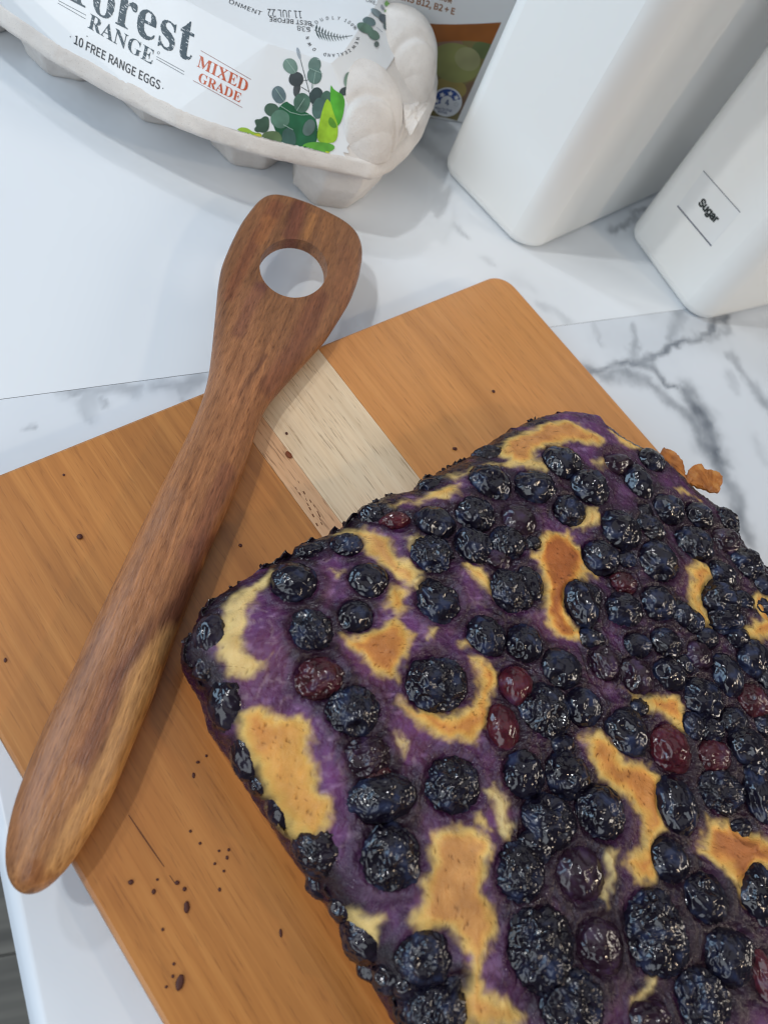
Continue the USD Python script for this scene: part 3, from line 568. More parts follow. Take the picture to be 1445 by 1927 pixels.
def berry_mat(name, c1, c2, c3, rough, sss=0.0):
    mat(name, {'g': ('geometry', {}), 'n': ('noise_texture', {'scale': 170.0, 'detail': 2.0}), 'n2': ('noise_texture', {'scale': 150.0, 'detail': 0.0, 'distortion': 1.0}),
        'k': ('rgb_ramp', {'ramp': [(.36, c1), (.54, c2), (.70, c3)]}), 'kr': ('map_range', {'from_min': .38, 'from_max': .68, 'to_min': rough, 'to_max': rough + .20, 'clamp': True}),
        'b': ('bump', {'strength': .45, 'distance': .0016}), 'p': ('principled_bsdf', {'specular_ior_level': .6, 'subsurface_weight': sss, 'subsurface_scale': .003})},
        [('g.position', 'n.vector'), ('g.position', 'n2.vector'), ('n.fac', 'k.fac'), ('k.color', 'p.base_color'), ('n.fac', 'kr.value'), ('kr.result', 'p.roughness'), ('n2.fac', 'b.height'), ('b.normal', 'p.normal')])
berry_mat('berry_blue', (.005, .003, .008), (.008, .007, .017), (.018, .026, .066), .08)
berry_mat('berry_purple', (.012, .004, .010), (.024, .009, .020), (.044, .020, .058), .13)
berry_mat('berry_red', (.034, .006, .010), (.070, .012, .020), (.050, .022, .060), .13)
berry_mat('berry_bright', (.045, .006, .012), (.085, .011, .020), (.080, .024, .062), .12, .25)
berry_mat('berry_glossy', (.006, .004, .009), (.012, .007, .016), (.022, .018, .036), .09)
ICO = {n_: (lambda t_: (np.array(t_.vertices), np.array(t_.faces)))(trimesh.creation.icosphere(n_)) for n_ in (4, 5)}
KIND = {'b': 'berry_blue', 'p': 'berry_purple', 'r': 'berry_red', 'R': 'berry_bright', 'g': 'berry_glossy'}
LAB = {'r': 'reddish blueberry', 'R': 'bright red translucent blueberry', 'p': 'purple brown blueberry', 'g': 'wet dark blueberry squashed at the edge'}
def ridged(p, s, seed): return 1 - 2 * np.abs(fb(p, s, seed, 2) - .5) * 2
for i, b in enumerate(BERRIES):
    r_ = np.random.default_rng(1000 + i)
    Q = trimesh.transformations.random_rotation_matrix(r_.random(3))[:3, :3]
    IV, IF = ICO[5 if b[2] > 43 else 4]
    p = IV @ Q.T
    off = r_.random(3) * 40
    wr = r_.uniform(.35, 1.0) * (.6 if b[4] in 'gR' else 1)
    warp = p + .25 * (np.c_[fb(p + off, 2, 3), fb(p + off, 2, 4), fb(p + off, 2, 5)] - .5)
    disp = .15 * wr * (ridged(warp + off, 2.4, 21 + i) - .55) + .075 * wr * (ridged(warp * [1, 1, 1.7] + off, 4.8, 22 + i) - .6) + .30 * (fb(p + off, 1.1, 7, 2) - .5)
    if r_.random() < .55:                                         # the dried calyx: a raised crown round a small crater
        cdir = np.array([r_.normal() * .5 - .25, r_.normal() * .5 - .2, 1.0]); cdir /= np.linalg.norm(cdir)
        an = np.degrees(np.arccos(np.clip(IV @ cdir, -1, 1)))
        disp += .07 * np.exp(-((an - 21) / 5.5) ** 2) * (.6 + .8 * fb(p * 4 + off, 1.5, 9)) - .16 * np.exp(-(an / 13) ** 2)
    v = IV * (1 + disp)[:, None]
    rx, ry = br[i]
    a = r_.uniform(-.3, .3); ca, sa = math.cos(a), math.sin(a)
    v = v * [rx, ry * 1.0, (rx + ry) / 2 * .86]
    c_ = bx[i].copy()
    o = obj('blueberry', (v + c_, IF), KIND[b[4]], CAKE, smooth=True, label=LAB.get(b[4]))

mat('crust_gold', {'g': ('geometry', {}), 'n': ('noise_texture', {'scale': 160.0, 'detail': 4.0}), 'k': ('rgb_ramp', {'ramp': [(.3, lin(128, 70, 26)), (.55, lin(176, 108, 46)), (.75, lin(200, 142, 76))]}), 'p': ('principled_bsdf', {'roughness': .5})}, [('g.position', 'n.vector'), ('n.fac', 'k.fac'), ('k.color', 'p.base_color')])
def flake(outline, h, thick, lift, seed):
    pg = Polygon(resample(at(outline, h)[:, :2], 60))
    m = trimesh.creation.extrude_polygon(pg.buffer(.0003), thick, engine='earcut')
    for _ in range(3): m = m.subdivide_to_size(.0016)if False else m.subdivide()
    v = np.array(m.vertices); c0 = np.array(pg.centroid.coords[0])
    n = fb(v[:, :2], 260, seed) - .5
    r2 = np.linalg.norm(v[:, :2] - c0, axis=1) / .012
    v[:, 2] += h + n * .0035 - lift * r2 ** 2 + (fb(v, 900, seed + 1) - .5) * .0006
    m.vertices = v
    return m
obj('crust_flake', flake([(1240, 858), (1250, 842), (1262, 848), (1272, 858), (1278, 872), (1285, 888), (1285, 896), (1302, 899), (1298, 910), (1285, 905), (1262, 892), (1250, 878)], HT + .0005, .0009, .0012, 3), 'crust_gold', CAKE, smooth=40, label='golden crust flake sticking out at the corner')
obj('crust_flake', flake([(1282, 902), (1296, 893), (1298, 884), (1305, 877), (1320, 875), (1330, 884), (1345, 884), (1357, 896), (1358, 908), (1352, 926), (1340, 926), (1330, 920), (1315, 918), (1300, 912)], HT - .001, .0009, .0012, 5), 'crust_gold', CAKE, smooth=40, label='lobed golden crust flake overhanging the right side')
# charred bits that fray the rim
plain('burnt_bit', lin(38, 16, 20), .35)
bits = []
r_ = np.random.default_rng(5)
rimpt = top3[:NT]; kr_ = cKDTree(rimpt[:, :2])
for (x, y) in [(357, 1205), (520, 1055), (505, 1062), (560, 1032), (735, 923), (742, 919), (752, 920), (720, 935), (712, 940), (845, 874), (852, 872), (1010, 783), (1020, 778), (1035, 774), (1060, 768), (1095, 768), (1104, 768), (1128, 774), (1134, 780), (1148, 801), (1155, 806), (1265, 878), (1385, 980), (640, 990), (655, 983), (800, 898), (450, 1092), (367, 1178)]:
    w_ = at([(x, y)], HT)[0]; k0 = kr_.query(w_[:2])[1]
    for k in range(2):
        q_ = rimpt[(k0 + r_.integers(-3, 4)) % NT]
        m = trimesh.creation.icosphere(1, 1.0); v = m.vertices * r_.uniform(.0004, .0010, 3) * (1 + .9 * (r_.random((len(m.vertices), 1)) - .5)); m.vertices = v @ trimesh.transformations.random_rotation_matrix(r_.random(3))[:3, :3] + q_ + [0, 0, r_.uniform(-.0006, .0007)]
        bits.append(m)
obj('burnt_crumbs', join(bits), 'burnt_bit', CAKE, smooth=False, kind='stuff')

# ------------------------------------------------------------------ print: flat shapes laid on a surface
FONTS = glob.glob('/opt/blender-*/*/datafiles/fonts/')[0]
def serif(t): return ''.join(chr(0x1D400 + ord(c) - 65) if c.isupper() else chr(0x1D41A + ord(c) - 97) if c.islower() else c for c in t)
_f = {}
def glyphs(text, font='NotoSansMath-Regular.woff2', thick=0):
    """lettering as a shape: capitals about 1 high, its baseline on y = 0, from x = 0; and its advance"""
    S = 96
    ft = _f.setdefault(font, ImageFont.truetype(FONTS + font, S))
    x0, y0, x1, y1 = ft.getbbox(text, anchor='ls', stroke_width=thick)
    im = Image.new('L', (int(x1 - x0) + 8, int(y1 - y0) + 8))
    ImageDraw.Draw(im).text((4 - x0, 4 - y0), text, 255, font=ft, anchor='ls', stroke_width=thick)
    on = np.pad(np.asarray(im) > 127, ((0, 0), (1, 1))).astype(np.int8)
    r, a = np.nonzero(np.diff(on, axis=1) == 1); e = np.nonzero(np.diff(on, axis=1) == -1)[1]
    if len(a) == 0: return Polygon(), ft.getlength(text) / 70
    sh = unary_union([box(p, -k - 1, q, -k) for p, q, k in zip(a, e, r)]).buffer(.6).buffer(-.6).simplify(.7)
    k = 1 / 69.0
    return affinity.affine_transform(sh, [k, 0, 0, k, (x0 - 4) * k, (4 - y0) * k]), ft.getlength(text) * k
def parts_of(shape):
    return [g for g in getattr(shape, 'geoms', [shape]) if isinstance(g, Polygon) and g.area > 1e-12]
def set_text(text, p0, p1, up, font='NotoSansMath-Regular.woff2', thick=0):
    """lettering from p0 to p1 (picture points), its capitals reaching up by the vector up"""
    sh, adv = glyphs(text, font, thick); b = sh.bounds
    d = (np.array(p1, float) - p0) / (b[2] - b[0]); o = np.array(p0, float) - d * b[0]
    return affinity.affine_transform(sh, [d[0], up[0], d[1], up[1], o[0], o[1]])
class Paper:
    """the surface that takes the print"""
    def __init__(self, mesh): self.m = mesh; self.level = 0
    def lay(self, shape, lift=.00008, step=4.0, on=None):
        V, F, n = [], [], 0
        for g in parts_of(shape):
            v, f = trimesh.creation.triangulate_polygon(g, engine='earcut')
            v3 = np.c_[v, np.zeros(len(v))]
            v3, f = trimesh.remesh.subdivide_to_size(v3, f, step) if step else (v3, f)
            V.append(v3[:, :2]); F.append(np.asarray(f) + n); n += len(v3)
        v, f = np.vstack(V), np.vstack(F)
        o = np.tile([0, 0, EYE], (len(v), 1)).astype(float); d = ray(v)
        pt, ri, ti = self.m.ray.intersects_location(o, d, multiple_hits=False)
        out = np.full((len(v), 3), np.nan); out[ri] = pt + self.m.face_normals[ti] * lift
        ok = ~np.isnan(out).any(1); f = f[ok[f].all(1)]
        out = np.nan_to_num(out)
        nn = np.cross(out[f[:, 1]] - out[f[:, 0]], out[f[:, 2]] - out[f[:, 0]])
        bad = (nn * (np.array([0, 0, EYE]) - out[f[:, 0]])).sum(1) < 0
        f[bad] = f[bad][:, ::-1]
        ed = np.linalg.norm(out[f] - out[f[:, [1, 2, 0]]], axis=2).max(1)
        f = f[ed < .02]
        if len(f) == 0: return None
        u_, inv = np.unique(f, return_inverse=True)
        return trimesh.Trimesh(out[u_], inv.reshape(-1, 3), process=False)
def ellipse(cx, cy, rx, ry, rot=0, n=28):
    t = np.linspace(0, 2 * np.pi, n, endpoint=False); c_, s_ = math.cos(math.radians(rot)), math.sin(math.radians(rot))
    x, y = rx * np.cos(t), ry * np.sin(t)
    return Polygon(np.c_[cx + x * c_ - y * s_, cy + x * s_ + y * c_])
def zm(pts, ox, oy, k): return [(ox + x / k, oy + y / k) for x, y in pts]
def thick_line(pts, w): return LineString(pts).buffer(w / 2, cap_style=2)

# ------------------------------------------------------------------ egg carton
EO, EU = np.array([.1081, .3297]), np.array([-.88937, .45719]); EV = np.array([.45719, .88937])
def ew(uv, h):
    uv = np.atleast_2d(np.asarray(uv, float)) / 1000
    return np.c_[EO + uv[:, :1] * EU + uv[:, 1:] * EV, np.full(len(uv), 1.0) * h]
def euv(px, h):
    g_ = at(px, h)[:, :2] - EO
    return np.c_[g_ @ EU, g_ @ EV] * 1000
front = euv([(0, 44), (100, 113), (224, 182), (330, 235), (400, 262), (470, 284), (545, 302), (640, 322), (700, 336)], .036)
front = front[front[:, 0].argsort()[::-1]]
rim = np.vstack([[[200, -9], [240, 2], [258, 20], [264, 52]][::-1], front, [[-29, 6], [-33, 24], [-35, 44]]])
rim = np.vstack([rim, np.c_[rim[::-1, 0], 104 - rim[::-1, 1]][1:-1]])
RIM = Polygon(resample(rim, 240)).buffer(4).buffer(-4)
def rring(inset, h, n=240): return ew(resample(RIM.buffer(-inset).exterior.coords, n), h)
pulp_noise = lambda v, a, s: v + (np.c_[fb(v, s, 1), fb(v, s, 2), fb(v, s, 3)] - .5) * a
mat('pulp', {'g': ('geometry', {}), 'n': ('noise_texture', {'scale': 900.0, 'detail': 4.0, 'roughness': .7}), 'n2': ('noise_texture', {'scale': 60.0, 'detail': 3.0}), 'f': ('noise_texture', {'scale': 2400.0, 'detail': 1.0}),
    'k': ('rgb_ramp', {'ramp': [(.3, lin(212, 206, 201)), (.7, lin(232, 227, 222))]}), 'kf': ('rgb_ramp', {'ramp': [(.27, (.55, .52, .52)), (.32, (1, 1, 1))]}), 'm': ('mix_color', {'blend_type': 'multiply', 'fac': .6}),
    'b': ('bump', {'strength': .45, 'distance': .0005}), 'p': ('principled_bsdf', {'roughness': .9, 'specular_ior_level': .15})},
    [('g.position', 'n.vector'), ('g.position', 'n2.vector'), ('g.position', 'f.vector'), ('n2.fac', 'k.fac'), ('f.fac', 'kf.fac'), ('k.color', 'm.a'), ('kf.color', 'm.b'), ('m.result', 'p.base_color'), ('n.fac', 'b.height'), ('b.normal', 'p.normal')])
CARTON = thing('egg_carton', label='grey pulp egg carton with white printed paper lid at the top left', cat='egg carton')
def organic(mf, size=.0018, it=8, amp=.0007, s=330):
    mf = mf.refine_to_length(size); m_ = mf.to_mesh()
    t = trimesh.Trimesh(m_.vert_properties[:, :3].astype(float), m_.tri_verts, process=True)
    trimesh.smoothing.filter_taubin(t, iterations=it)
    t.vertices = pulp_noise(np.array(t.vertices), amp, s)
    return t
def hull(*sets): return manifold3d.Manifold.hull_points(np.vstack(sets).astype(np.float32))
def ball(p, r, n=10):
    t, f_ = np.meshgrid(np.linspace(0, np.pi, n // 2 + 1), np.linspace(0, 2 * np.pi, n, endpoint=False)); 
    return np.array(p) + r * np.c_[(np.sin(t) * np.cos(f_)).ravel(), (np.sin(t) * np.sin(f_)).ravel(), np.cos(t).ravel()]
def oct_(u, v, ru, rv, h, rot=0, n=8):
    t = np.arange(n) / n * 2 * np.pi + rot
    return ew(np.c_[u + ru * np.cos(t), v + rv * np.sin(t)], h)
cups = None
for i in range(5):
    for row in (0, 1):
        u_ = [0, 50, 100, 152, 203][i]; fr = float(np.interp(u_, front[::-1, 0], front[::-1, 1]))
        v_ = 23 if row == 0 else 81
        c_ = hull(oct_(u_ + (3 if i == 0 else 0), v_, 21, 23, .0004, math.pi / 8 * 0 + math.pi / 2), oct_(u_, v_ - (8 if row == 0 else -8) * .5, 24, 26, .018, math.pi / 2), oct_(u_, v_ - (10 if row == 0 else -10) * .5, 26, 27, .034, math.pi / 2))
        cups = c_ if cups is None else cups + c_
flange = hull(rring(2.5, .0338), rring(.4, .0345), rring(0, .0362), rring(.8, .0378), rring(3.2, .0412), rring(5, .0420), rring(9, .0424))
under = hull(rring(7, .034), ew(resample(RIM.buffer(-24).exterior.coords, 80), .024))
tray = organic((cups ^ hull(rring(3, 0), rring(3, .04))) + flange + under, .0022, 6, .0007)
obj('tray', tray, 'pulp', CARTON, smooth=True)
TOPZ = .0675
top_uv = np.array([[252, 6], [240, 4], [44, 4], [16, 13], [14, 26], [14, 78], [16, 91], [44, 100], [240, 100], [252, 98]])
def lid_solid(grow, lift):
    tp = Polygon(top_uv).buffer(grow) if grow else Polygon(top_uv)
    return hull(ew(resample(RIM.buffer(-4.6 + grow).exterior.coords, 200), .0415), ew(np.asarray(tp.exterior.coords)[:-1], TOPZ + lift))
def petal(v0):
    t_ = trimesh.creation.icosphere(6); v = np.array(t_.vertices)
    rho = np.maximum(np.hypot(v[:, 0], v[:, 1]), 1e-9); n_ = 3.2
    v[:, :2] *= (1 / ((np.abs(v[:, 0] / rho) ** n_ + np.abs(v[:, 1] / rho) ** n_) ** (1 / n_)) ** (1 - v[:, 2] ** 4))[:, None]
    rho = np.minimum(np.hypot(v[:, 0], v[:, 1]), 1.0); v *= (1 / (rho ** 2.5 + np.abs(v[:, 2]) ** 2.5) ** .4)[:, None]
    d_ = np.array([-.55, -.83]) if v0 < 50 else np.array([-.72, -.69])
    q_ = v[:, 0] * -d_[1] + v[:, 1] * d_[0]; fr_ = v[:, 0] * d_[0] + v[:, 1] * d_[1]; w_ = v[:, 2]
    e1 = np.sqrt((q_ / .58) ** 2 + (np.maximum(w_ - .48, 0) / .40) ** 2)
    f_ = smoothstep(.0, .3, fr_)
    v = v * (1 + .02 * (1 - smoothstep(.80, 1.0, e1)) * f_ - .06 * np.exp(-((e1 - 1.06) / .11) ** 2) * f_)[:, None]
    up_ = np.maximum(v[:, 2], 0)
    uv_ = np.c_[(-3.5 if v0 < 50 else -6) + v[:, 0] * 23 + up_ * 4, v0 + v[:, 1] * 24 + up_ * (9 if v0 < 50 else 14)]
    P_ = ew(uv_, .0415); P_[:, 2] += v[:, 2] * (.0235 if v0 < 50 else .0255)
    m_ = manifold3d.Manifold(manifold3d.Mesh(P_.astype(np.float32), t_.faces.astype(np.uint32)))
    return m_ if m_.volume() > 0 else manifold3d.Manifold(manifold3d.Mesh(P_.astype(np.float32), t_.faces[:, ::-1].astype(np.uint32)))
above = hull(ew([(-60, -60), (60, -60), (60, 160), (-60, 160)], .041), ew([(-60, -60), (60, -60), (60, 160), (-60, 160)], .09))
lid = organic(lid_solid(0, 0), .0022, 5, .0006)
for v0_ in (18, 74):
    pe = petal(v0_) ^ above; me_ = pe.to_mesh(); tm_ = trimesh.Trimesh(me_.vert_properties[:, :3].astype(float), me_.tri_verts); tm_.vertices = pulp_noise(np.array(tm_.vertices), .0004, 260)
    obj('end_lobe', tm_, 'pulp', CARTON, smooth=60)
obj('lid', lid, 'pulp', CARTON, smooth=True)
fm = flake([(750, 190), (780, 196), (808, 184), (797, 210), (776, 246), (768, 232), (757, 206)], .052, .0009, .002, 9)
obj('torn_flap', fm, 'pulp', CARTON, smooth=40, label='pale torn flap between the two end lobes')
ls = lid_solid(.55, .0005); lm_ = ls.refine_to_length(.003).to_mesh()
lab = trimesh.Trimesh(lm_.vert_properties[:, :3].astype(float), lm_.tri_verts, process=False)
nu = lab.face_normals[:, 0] * EU[0] + lab.face_normals[:, 1] * EU[1]
lab.update_faces((nu > -.66) & (lab.face_normals[:, 2] > -.2)); lab.remove_unreferenced_vertices()
lv = np.array(lab.vertices); lv[:, 2] += (fb(lv, 28, 4) - .5) * .0012
lab.vertices = lv
# the paper ends where the bare pulp of the end lobes begins
uvl = np.c_[(lab.triangles_center[:, :2] - EO) @ EU, (lab.triangles_center[:, :2] - EO) @ EV] * 1000
lab.update_faces(uvl[:, 0] > -6); lab.remove_unreferenced_vertices()
mat('label_paper', {'g': ('geometry', {}), 'n': ('noise_texture', {'scale': 30.0, 'detail': 2.0}), 'b': ('bump', {'strength': .12, 'distance': .002}), 'p': ('principled_bsdf', {'base_color': lin(232, 236, 240), 'roughness': .38, 'specular_ior_level': .4})}, [('g.position', 'n.vector'), ('n.fac', 'b.height'), ('b.normal', 'p.normal')])
LABEL = obj('paper_label', lab, 'label_paper', CARTON, smooth=True)
PP = Paper(lab)
def ink(name, c, rough=.42, scratch=None):
    if scratch is None: return plain(name, c, rough)
    return mat(name, {'g': ('geometry', {}), 'r': ('mapping', {'mapping_type': 'point', 'rotation': (0, 0, .75)}), 's': ('mapping', {'mapping_type': 'point', 'scale': (500, 2600, 900)}), 'n': ('noise_texture', {'scale': 1.0, 'detail': 2.0}),
        'k': ('rgb_ramp', {'ramp': [(scratch, c), (scratch + .05, lin(225, 230, 235))]}), 'p': ('principled_bsdf', {'roughness': rough})}, [('g.position', 'r.vector'), ('r.vector', 's.vector'), ('s.vector', 'n.vector'), ('n.fac', 'k.fac'), ('k.color', 'p.base_color')])
ink('ink_teal', lin(30, 62, 78), scratch=.62); ink('ink_dark', lin(38, 46, 56)); ink('ink_orange', lin(196, 92, 58), scratch=.68); ink('ink_line', lin(48, 62, 76)); ink('ink_oline', lin(150, 92, 84))
Z1 = lambda *p: zm(p, 0, 0, 2.89)
SER, SAN = 'NotoSansMath-Regular.woff2', 'Noto Sans CJK Regular.woff2'
def printed(name, shape, m_, lift=.00010, parent=LABEL, paper=None, step=4.0, label=None):
    t = (paper or PP).lay(shape, lift, step)
    if t is not None: obj(name, t, m_, CARTON if parent is LABEL else parent, smooth=False, label=label)
(b0,), (b1,) = Z1((498, 58)), Z1((1040, 336))
printed('large_lettering', set_text(serif('orest'), b0, b1, np.array([9.5, -62.0]) * 1.28), 'ink_teal')
F_, _ = glyphs(serif('F')); d_ = (np.array(b1) - b0); d_ = d_ / np.linalg.norm(d_) * 66
printed('large_lettering', affinity.affine_transform(F_, [d_[0], 9.5 * 1.28, d_[1], -62 * 1.28, b0[0] - d_[0] * .74, b0[1] - d_[1] * .74]), 'ink_teal')
(b0,), (b1,) = Z1((476, 146)), Z1((826, 350)); printed('lettering', set_text(serif('RANGE'), b0, b1, (6.0, -27.5)), 'ink_teal')
(b0,), (b1,) = Z1((401, 233)), Z1((868, 486)); printed('lettering', set_text('10 FREE RANGE EGGS', b0, b1, (2.6, -15.5), SAN, 2), 'ink_dark')
dots = unary_union([Point(*Z1(q_)[0]).buffer(1.1) for q_ in ((383, 197), (886, 478), (474, 194))] + [Point(*Z1((862, 285))[0]).buffer(2.6).difference(Point(*Z1((862, 285))[0]).buffer(1.8))])
printed('print_marks', dots, 'ink_dark')
rules = [((318, 0), (468, 80)), ((315, 14), (465, 100)), ((852, 305), (1002, 387)), ((850, 318), (1000, 403))]
for r_ in rules: printed('ruled_line', thick_line(Z1(*r_), .9), 'ink_line')
(b0,), (b1,) = Z1((1070, 357)), Z1((1340, 500)); printed('lettering', set_text(serif('MIXED'), b0, b1, (5.4, -21.5)), 'ink_orange')
(b0,), (b1,) = Z1((1076, 440)), Z1((1304, 556)); printed('lettering', set_text(serif('GRADE'), b0, b1, (4.4, -17.5)), 'ink_orange')
for r_ in [((1092, 272), (1365, 430)), ((1050, 435), (1318, 583))]: printed('ruled_line', thick_line(Z1(*r_), .9), 'ink_oline')
printed('lettering', set_text('ONMENT', (430, 5), (491, 29), (2.5, -7.5), SAN), 'ink_dark')
Z2 = lambda *p: zm(p, 500, 0, 4.8167)
(b0,), (b1,) = Z2((322, 96)), Z2((14, 76)); printed('date_stamp', set_text('11 JUL 22', b0, b1, (1.5, 14.0), SAN), 'ink_dark')
(b0,), (b1,) = Z2((412, 190)), Z2((34, 150)); printed('date_stamp', set_text('BEST BEFORE', b0, b1, (0, 8.0), SAN, 1), 'ink_dark')
(b0,), (b1,) = Z2((404, 243)), Z2((284, 228)); printed('date_stamp', set_text('538', b0, b1, (0, 9.0), SAN), 'ink_dark')
printed('lettering', set_text('ORE.', (688, 1.5), (708, 9), (2.0, -6.5), SAN), 'ink_dark')
RING = list(zip('PROUDLY', (203, 216, 230, 244, 258, 271, 284))) + list(zip('100%', (301, 311, 321, 332))) + list(zip('NEW', (6, 20, 33))) + list(zip('ZEALAND', (48, 58, 68, 78, 88, 98, 108))) + list(zip('OWN', (137, 156, 176)))
shapes = []
for ch, an_ in RING:
    th_ = math.radians(an_)
    cx, cy = 606 + 214 * math.cos(th_), 328 + 156 * math.sin(th_)
    tx, ty = -214 * math.sin(th_), 156 * math.cos(th_); l_ = math.hypot(tx, ty); tx, ty = tx / l_, ty / l_
    ox, oy = math.cos(th_), math.sin(th_)
    sh, adv = glyphs(ch, SAN, 1); w_ = sh.bounds[2] + sh.bounds[0]; k_ = 29
    sh = affinity.affine_transform(sh, [tx * k_, ox * k_, ty * k_, oy * k_, cx - tx * k_ * w_ / 2, cy - ty * k_ * w_ / 2])
    shapes.append(affinity.affine_transform(sh, [1 / 4.8167, 0, 0, 1 / 4.8167, 500, 0]))
printed('round_lettering', unary_union(shapes), 'ink_dark')
fern = [thick_line([(440, 268), (560, 318), (680, 335), (786, 318)], 5)]
for k_ in range(11):
    t_ = k_ / 11; x_ = 455 + 300 * t_; y_ = np.interp(x_, [440, 560, 680, 786], [270, 318, 335, 320]); ln_ = 62 * (1 - t_ * .85) + 6
    for sgn in (-1, 1):
        e_ = (x_ + ln_ * .55 * (1.0 if sgn > 0 else .25), y_ + sgn * ln_ * (1.15 if sgn > 0 else .9)); m_ = ((x_ + e_[0]) / 2 + (5 if sgn > 0 else 8) * (1 - t_), (y_ + e_[1]) / 2)
        m2_ = ((x_ + e_[0]) / 2 - 8 * (1 - t_) - 2, (y_ + e_[1]) / 2)
        fern.append(Polygon([(x_ - 3, y_), m2_, e_, m_, (x_ + 4, y_)]).buffer(.5))
printed('fern_print', affinity.affine_transform(unary_union(fern), [1 / 4.8167, 0, 0, 1 / 4.8167, 500, 0]), 'ink_teal_solid' if plain('ink_teal_solid', lin(40, 62, 66), .45) else None)
Z3 = lambda sh: affinity.affine_transform(sh, [1 / 6.0208, 0, 0, 1 / 6.0208, 440, 70])
Z2s = lambda sh: affinity.affine_transform(sh, [1 / 4.8167, 0, 0, 1 / 4.8167, 500, 0])
LEAVES = [
 (Z3(thick_line([(720, 120), (765, 270), (800, 420), (850, 620), (930, 900), (955, 1180)], 9)), (70, 82, 84)), (Z3(thick_line([(885, 580), (890, 500), (915, 400)], 7)), (80, 92, 92)), (Z3(thick_line([(850, 612), (765, 560)], 8)), (60, 66, 70)), (Z3(thick_line([(760, 480), (830, 488), (845, 460)], 6)), (70, 80, 84)),
 (Z3(Polygon([(420, 900), (500, 820), (580, 710), (640, 760), (720, 800), (850, 865), (900, 900), (940, 960), (950, 1150), (900, 1220), (800, 1250), (560, 1245), (520, 1150), (470, 1050)]).buffer(14).buffer(-10)), (36, 96, 66)),
 (Z3(ellipse(735, 180, 20, 70, -15)), (152, 162, 172)), (Z3(ellipse(715, 580, 42, 95, 10)), (78, 84, 88)), (Z3(ellipse(705, 470, 86, 88, 0)), (66, 74, 78)), (Z3(ellipse(640, 322, 80, 98, -35)), (112, 138, 130)), (Z3(ellipse(915, 310, 76, 90, 10)), (104, 130, 124)), (Z3(ellipse(915, 430, 86, 100, 0)), (98, 126, 120)),
 (Z3(ellipse(930, 660, 78, 102, 20)), (58, 74, 76)), (Z3(ellipse(1040, 690, 62, 95, 15)), (74, 106, 94)), (Z3(ellipse(960, 800, 74, 125, 10)), (78, 108, 104)), (Z3(ellipse(430, 820, 88, 78, 25)), (66, 92, 78)), (Z3(ellipse(510, 648, 80, 104, -18)), (96, 116, 122)), (Z3(ellipse(770, 738, 96, 118, 8)), (82, 116, 102)),
 (Z3(ellipse(525, 925, 112, 108, 20)), (86, 122, 106)), (Z3(unary_union([ellipse(330, 1000, 72, 82), ellipse(280, 960, 50, 38, 30), ellipse(360, 930, 45, 40), ellipse(270, 1040, 42, 34)])), (64, 92, 76)), (Z3(Polygon([(320, 1090), (420, 1060), (520, 1080), (550, 1180), (430, 1200), (330, 1170)]).buffer(8)), (98, 122, 84)),
 (Z3(Polygon([(540, 1060), (640, 1010), (700, 1120), (690, 1240), (570, 1250)]).buffer(8)), (66, 98, 92)), (Z3(ellipse(850, 1020, 70, 100, 25)), (88, 110, 106)), (Z3(ellipse(1300, 485, 58, 100, 5)), (120, 146, 132)), (Z3(ellipse(1250, 610, 60, 45, -30)), (58, 74, 74)),
 (Z3(Polygon([(1100, 545), (1130, 600), (1200, 640), (1260, 665), (1230, 900), (1180, 1010), (1130, 980), (1095, 760)]).buffer(6)), (84, 168, 56)), (Z3(Polygon([(1042, 680), (1090, 730), (1120, 850), (1180, 1000), (1165, 1180), (1050, 1195), (960, 1188), (940, 1090), (980, 900), (1005, 800)]).buffer(5)), (152, 196, 52)),
 (Z3(Polygon([(1100, 880), (1150, 960), (1178, 1010), (1120, 1030), (1060, 960)]).buffer(4)), (92, 150, 50)), (Z3(Polygon([(740, 1262), (830, 1180), (960, 1190), (1140, 1200), (1130, 1290), (1000, 1300), (880, 1315)]).buffer(5)), (94, 166, 62)), (Z3(Polygon([(900, 1318), (960, 1283), (1110, 1298), (1092, 1356)]).buffer(5)), (192, 208, 54)),
 (Z3(Polygon([(5, 1090), (60, 1020), (150, 1025), (220, 1080), (320, 1085), (302, 1152), (180, 1130)]).buffer(3)), (150, 186, 62)), (Z3(Polygon([(200, 1100), (320, 1088), (305, 1150), (250, 1130)])), (206, 206, 60)), (Z3(Polygon([(380, 1180), (545, 1172), (545, 1236), (400, 1212)]).buffer(4)), (198, 210, 48)),
 (Z2s(thick_line([(1000, 245), (1055, 290)], 4)), (140, 150, 160)), (Z2s(ellipse(935, 195, 64, 42, 20)), (94, 118, 122)), (Z2s(ellipse(900, 255, 82, 45, 25)), (92, 126, 110)), (Z2s(ellipse(975, 315, 62, 45, 35)), (92, 122, 108)), (Z2s(ellipse(1005, 118, 70, 30, 35)), (128, 146, 154)), (Z2s(ellipse(1070, 170, 62, 38, 35)), (88, 102, 112)), (Z2s(ellipse(1095, 222, 32, 46, 20)), (92, 110, 112)),
 (Z2s(ellipse(1000, 400, 22, 26)), (100, 116, 112)), (Z2s(ellipse(1055, 65, 12, 26, -25)), (150, 156, 166)), (Z2s(Polygon([(1080, 20), (1105, -4), (1262, -4), (1270, 150), (1222, 202), (1130, 190), (1098, 152), (1140, 128), (1065, 100), (1125, 62), (1075, 40)]).buffer(6)), (116, 170, 92))]
def chaikin(sh):
    if not isinstance(sh, Polygon) or len(sh.exterior.coords) > 70: return sh
    c_ = np.asarray(sh.exterior.coords)[:-1]
    for _ in range(2):
        n_ = np.roll(c_, -1, 0); c_ = np.stack([.75 * c_ + .25 * n_, .25 * c_ + .75 * n_], 1).reshape(-1, 2)
    p_ = Polygon(c_)
    return p_ if p_.is_valid else sh
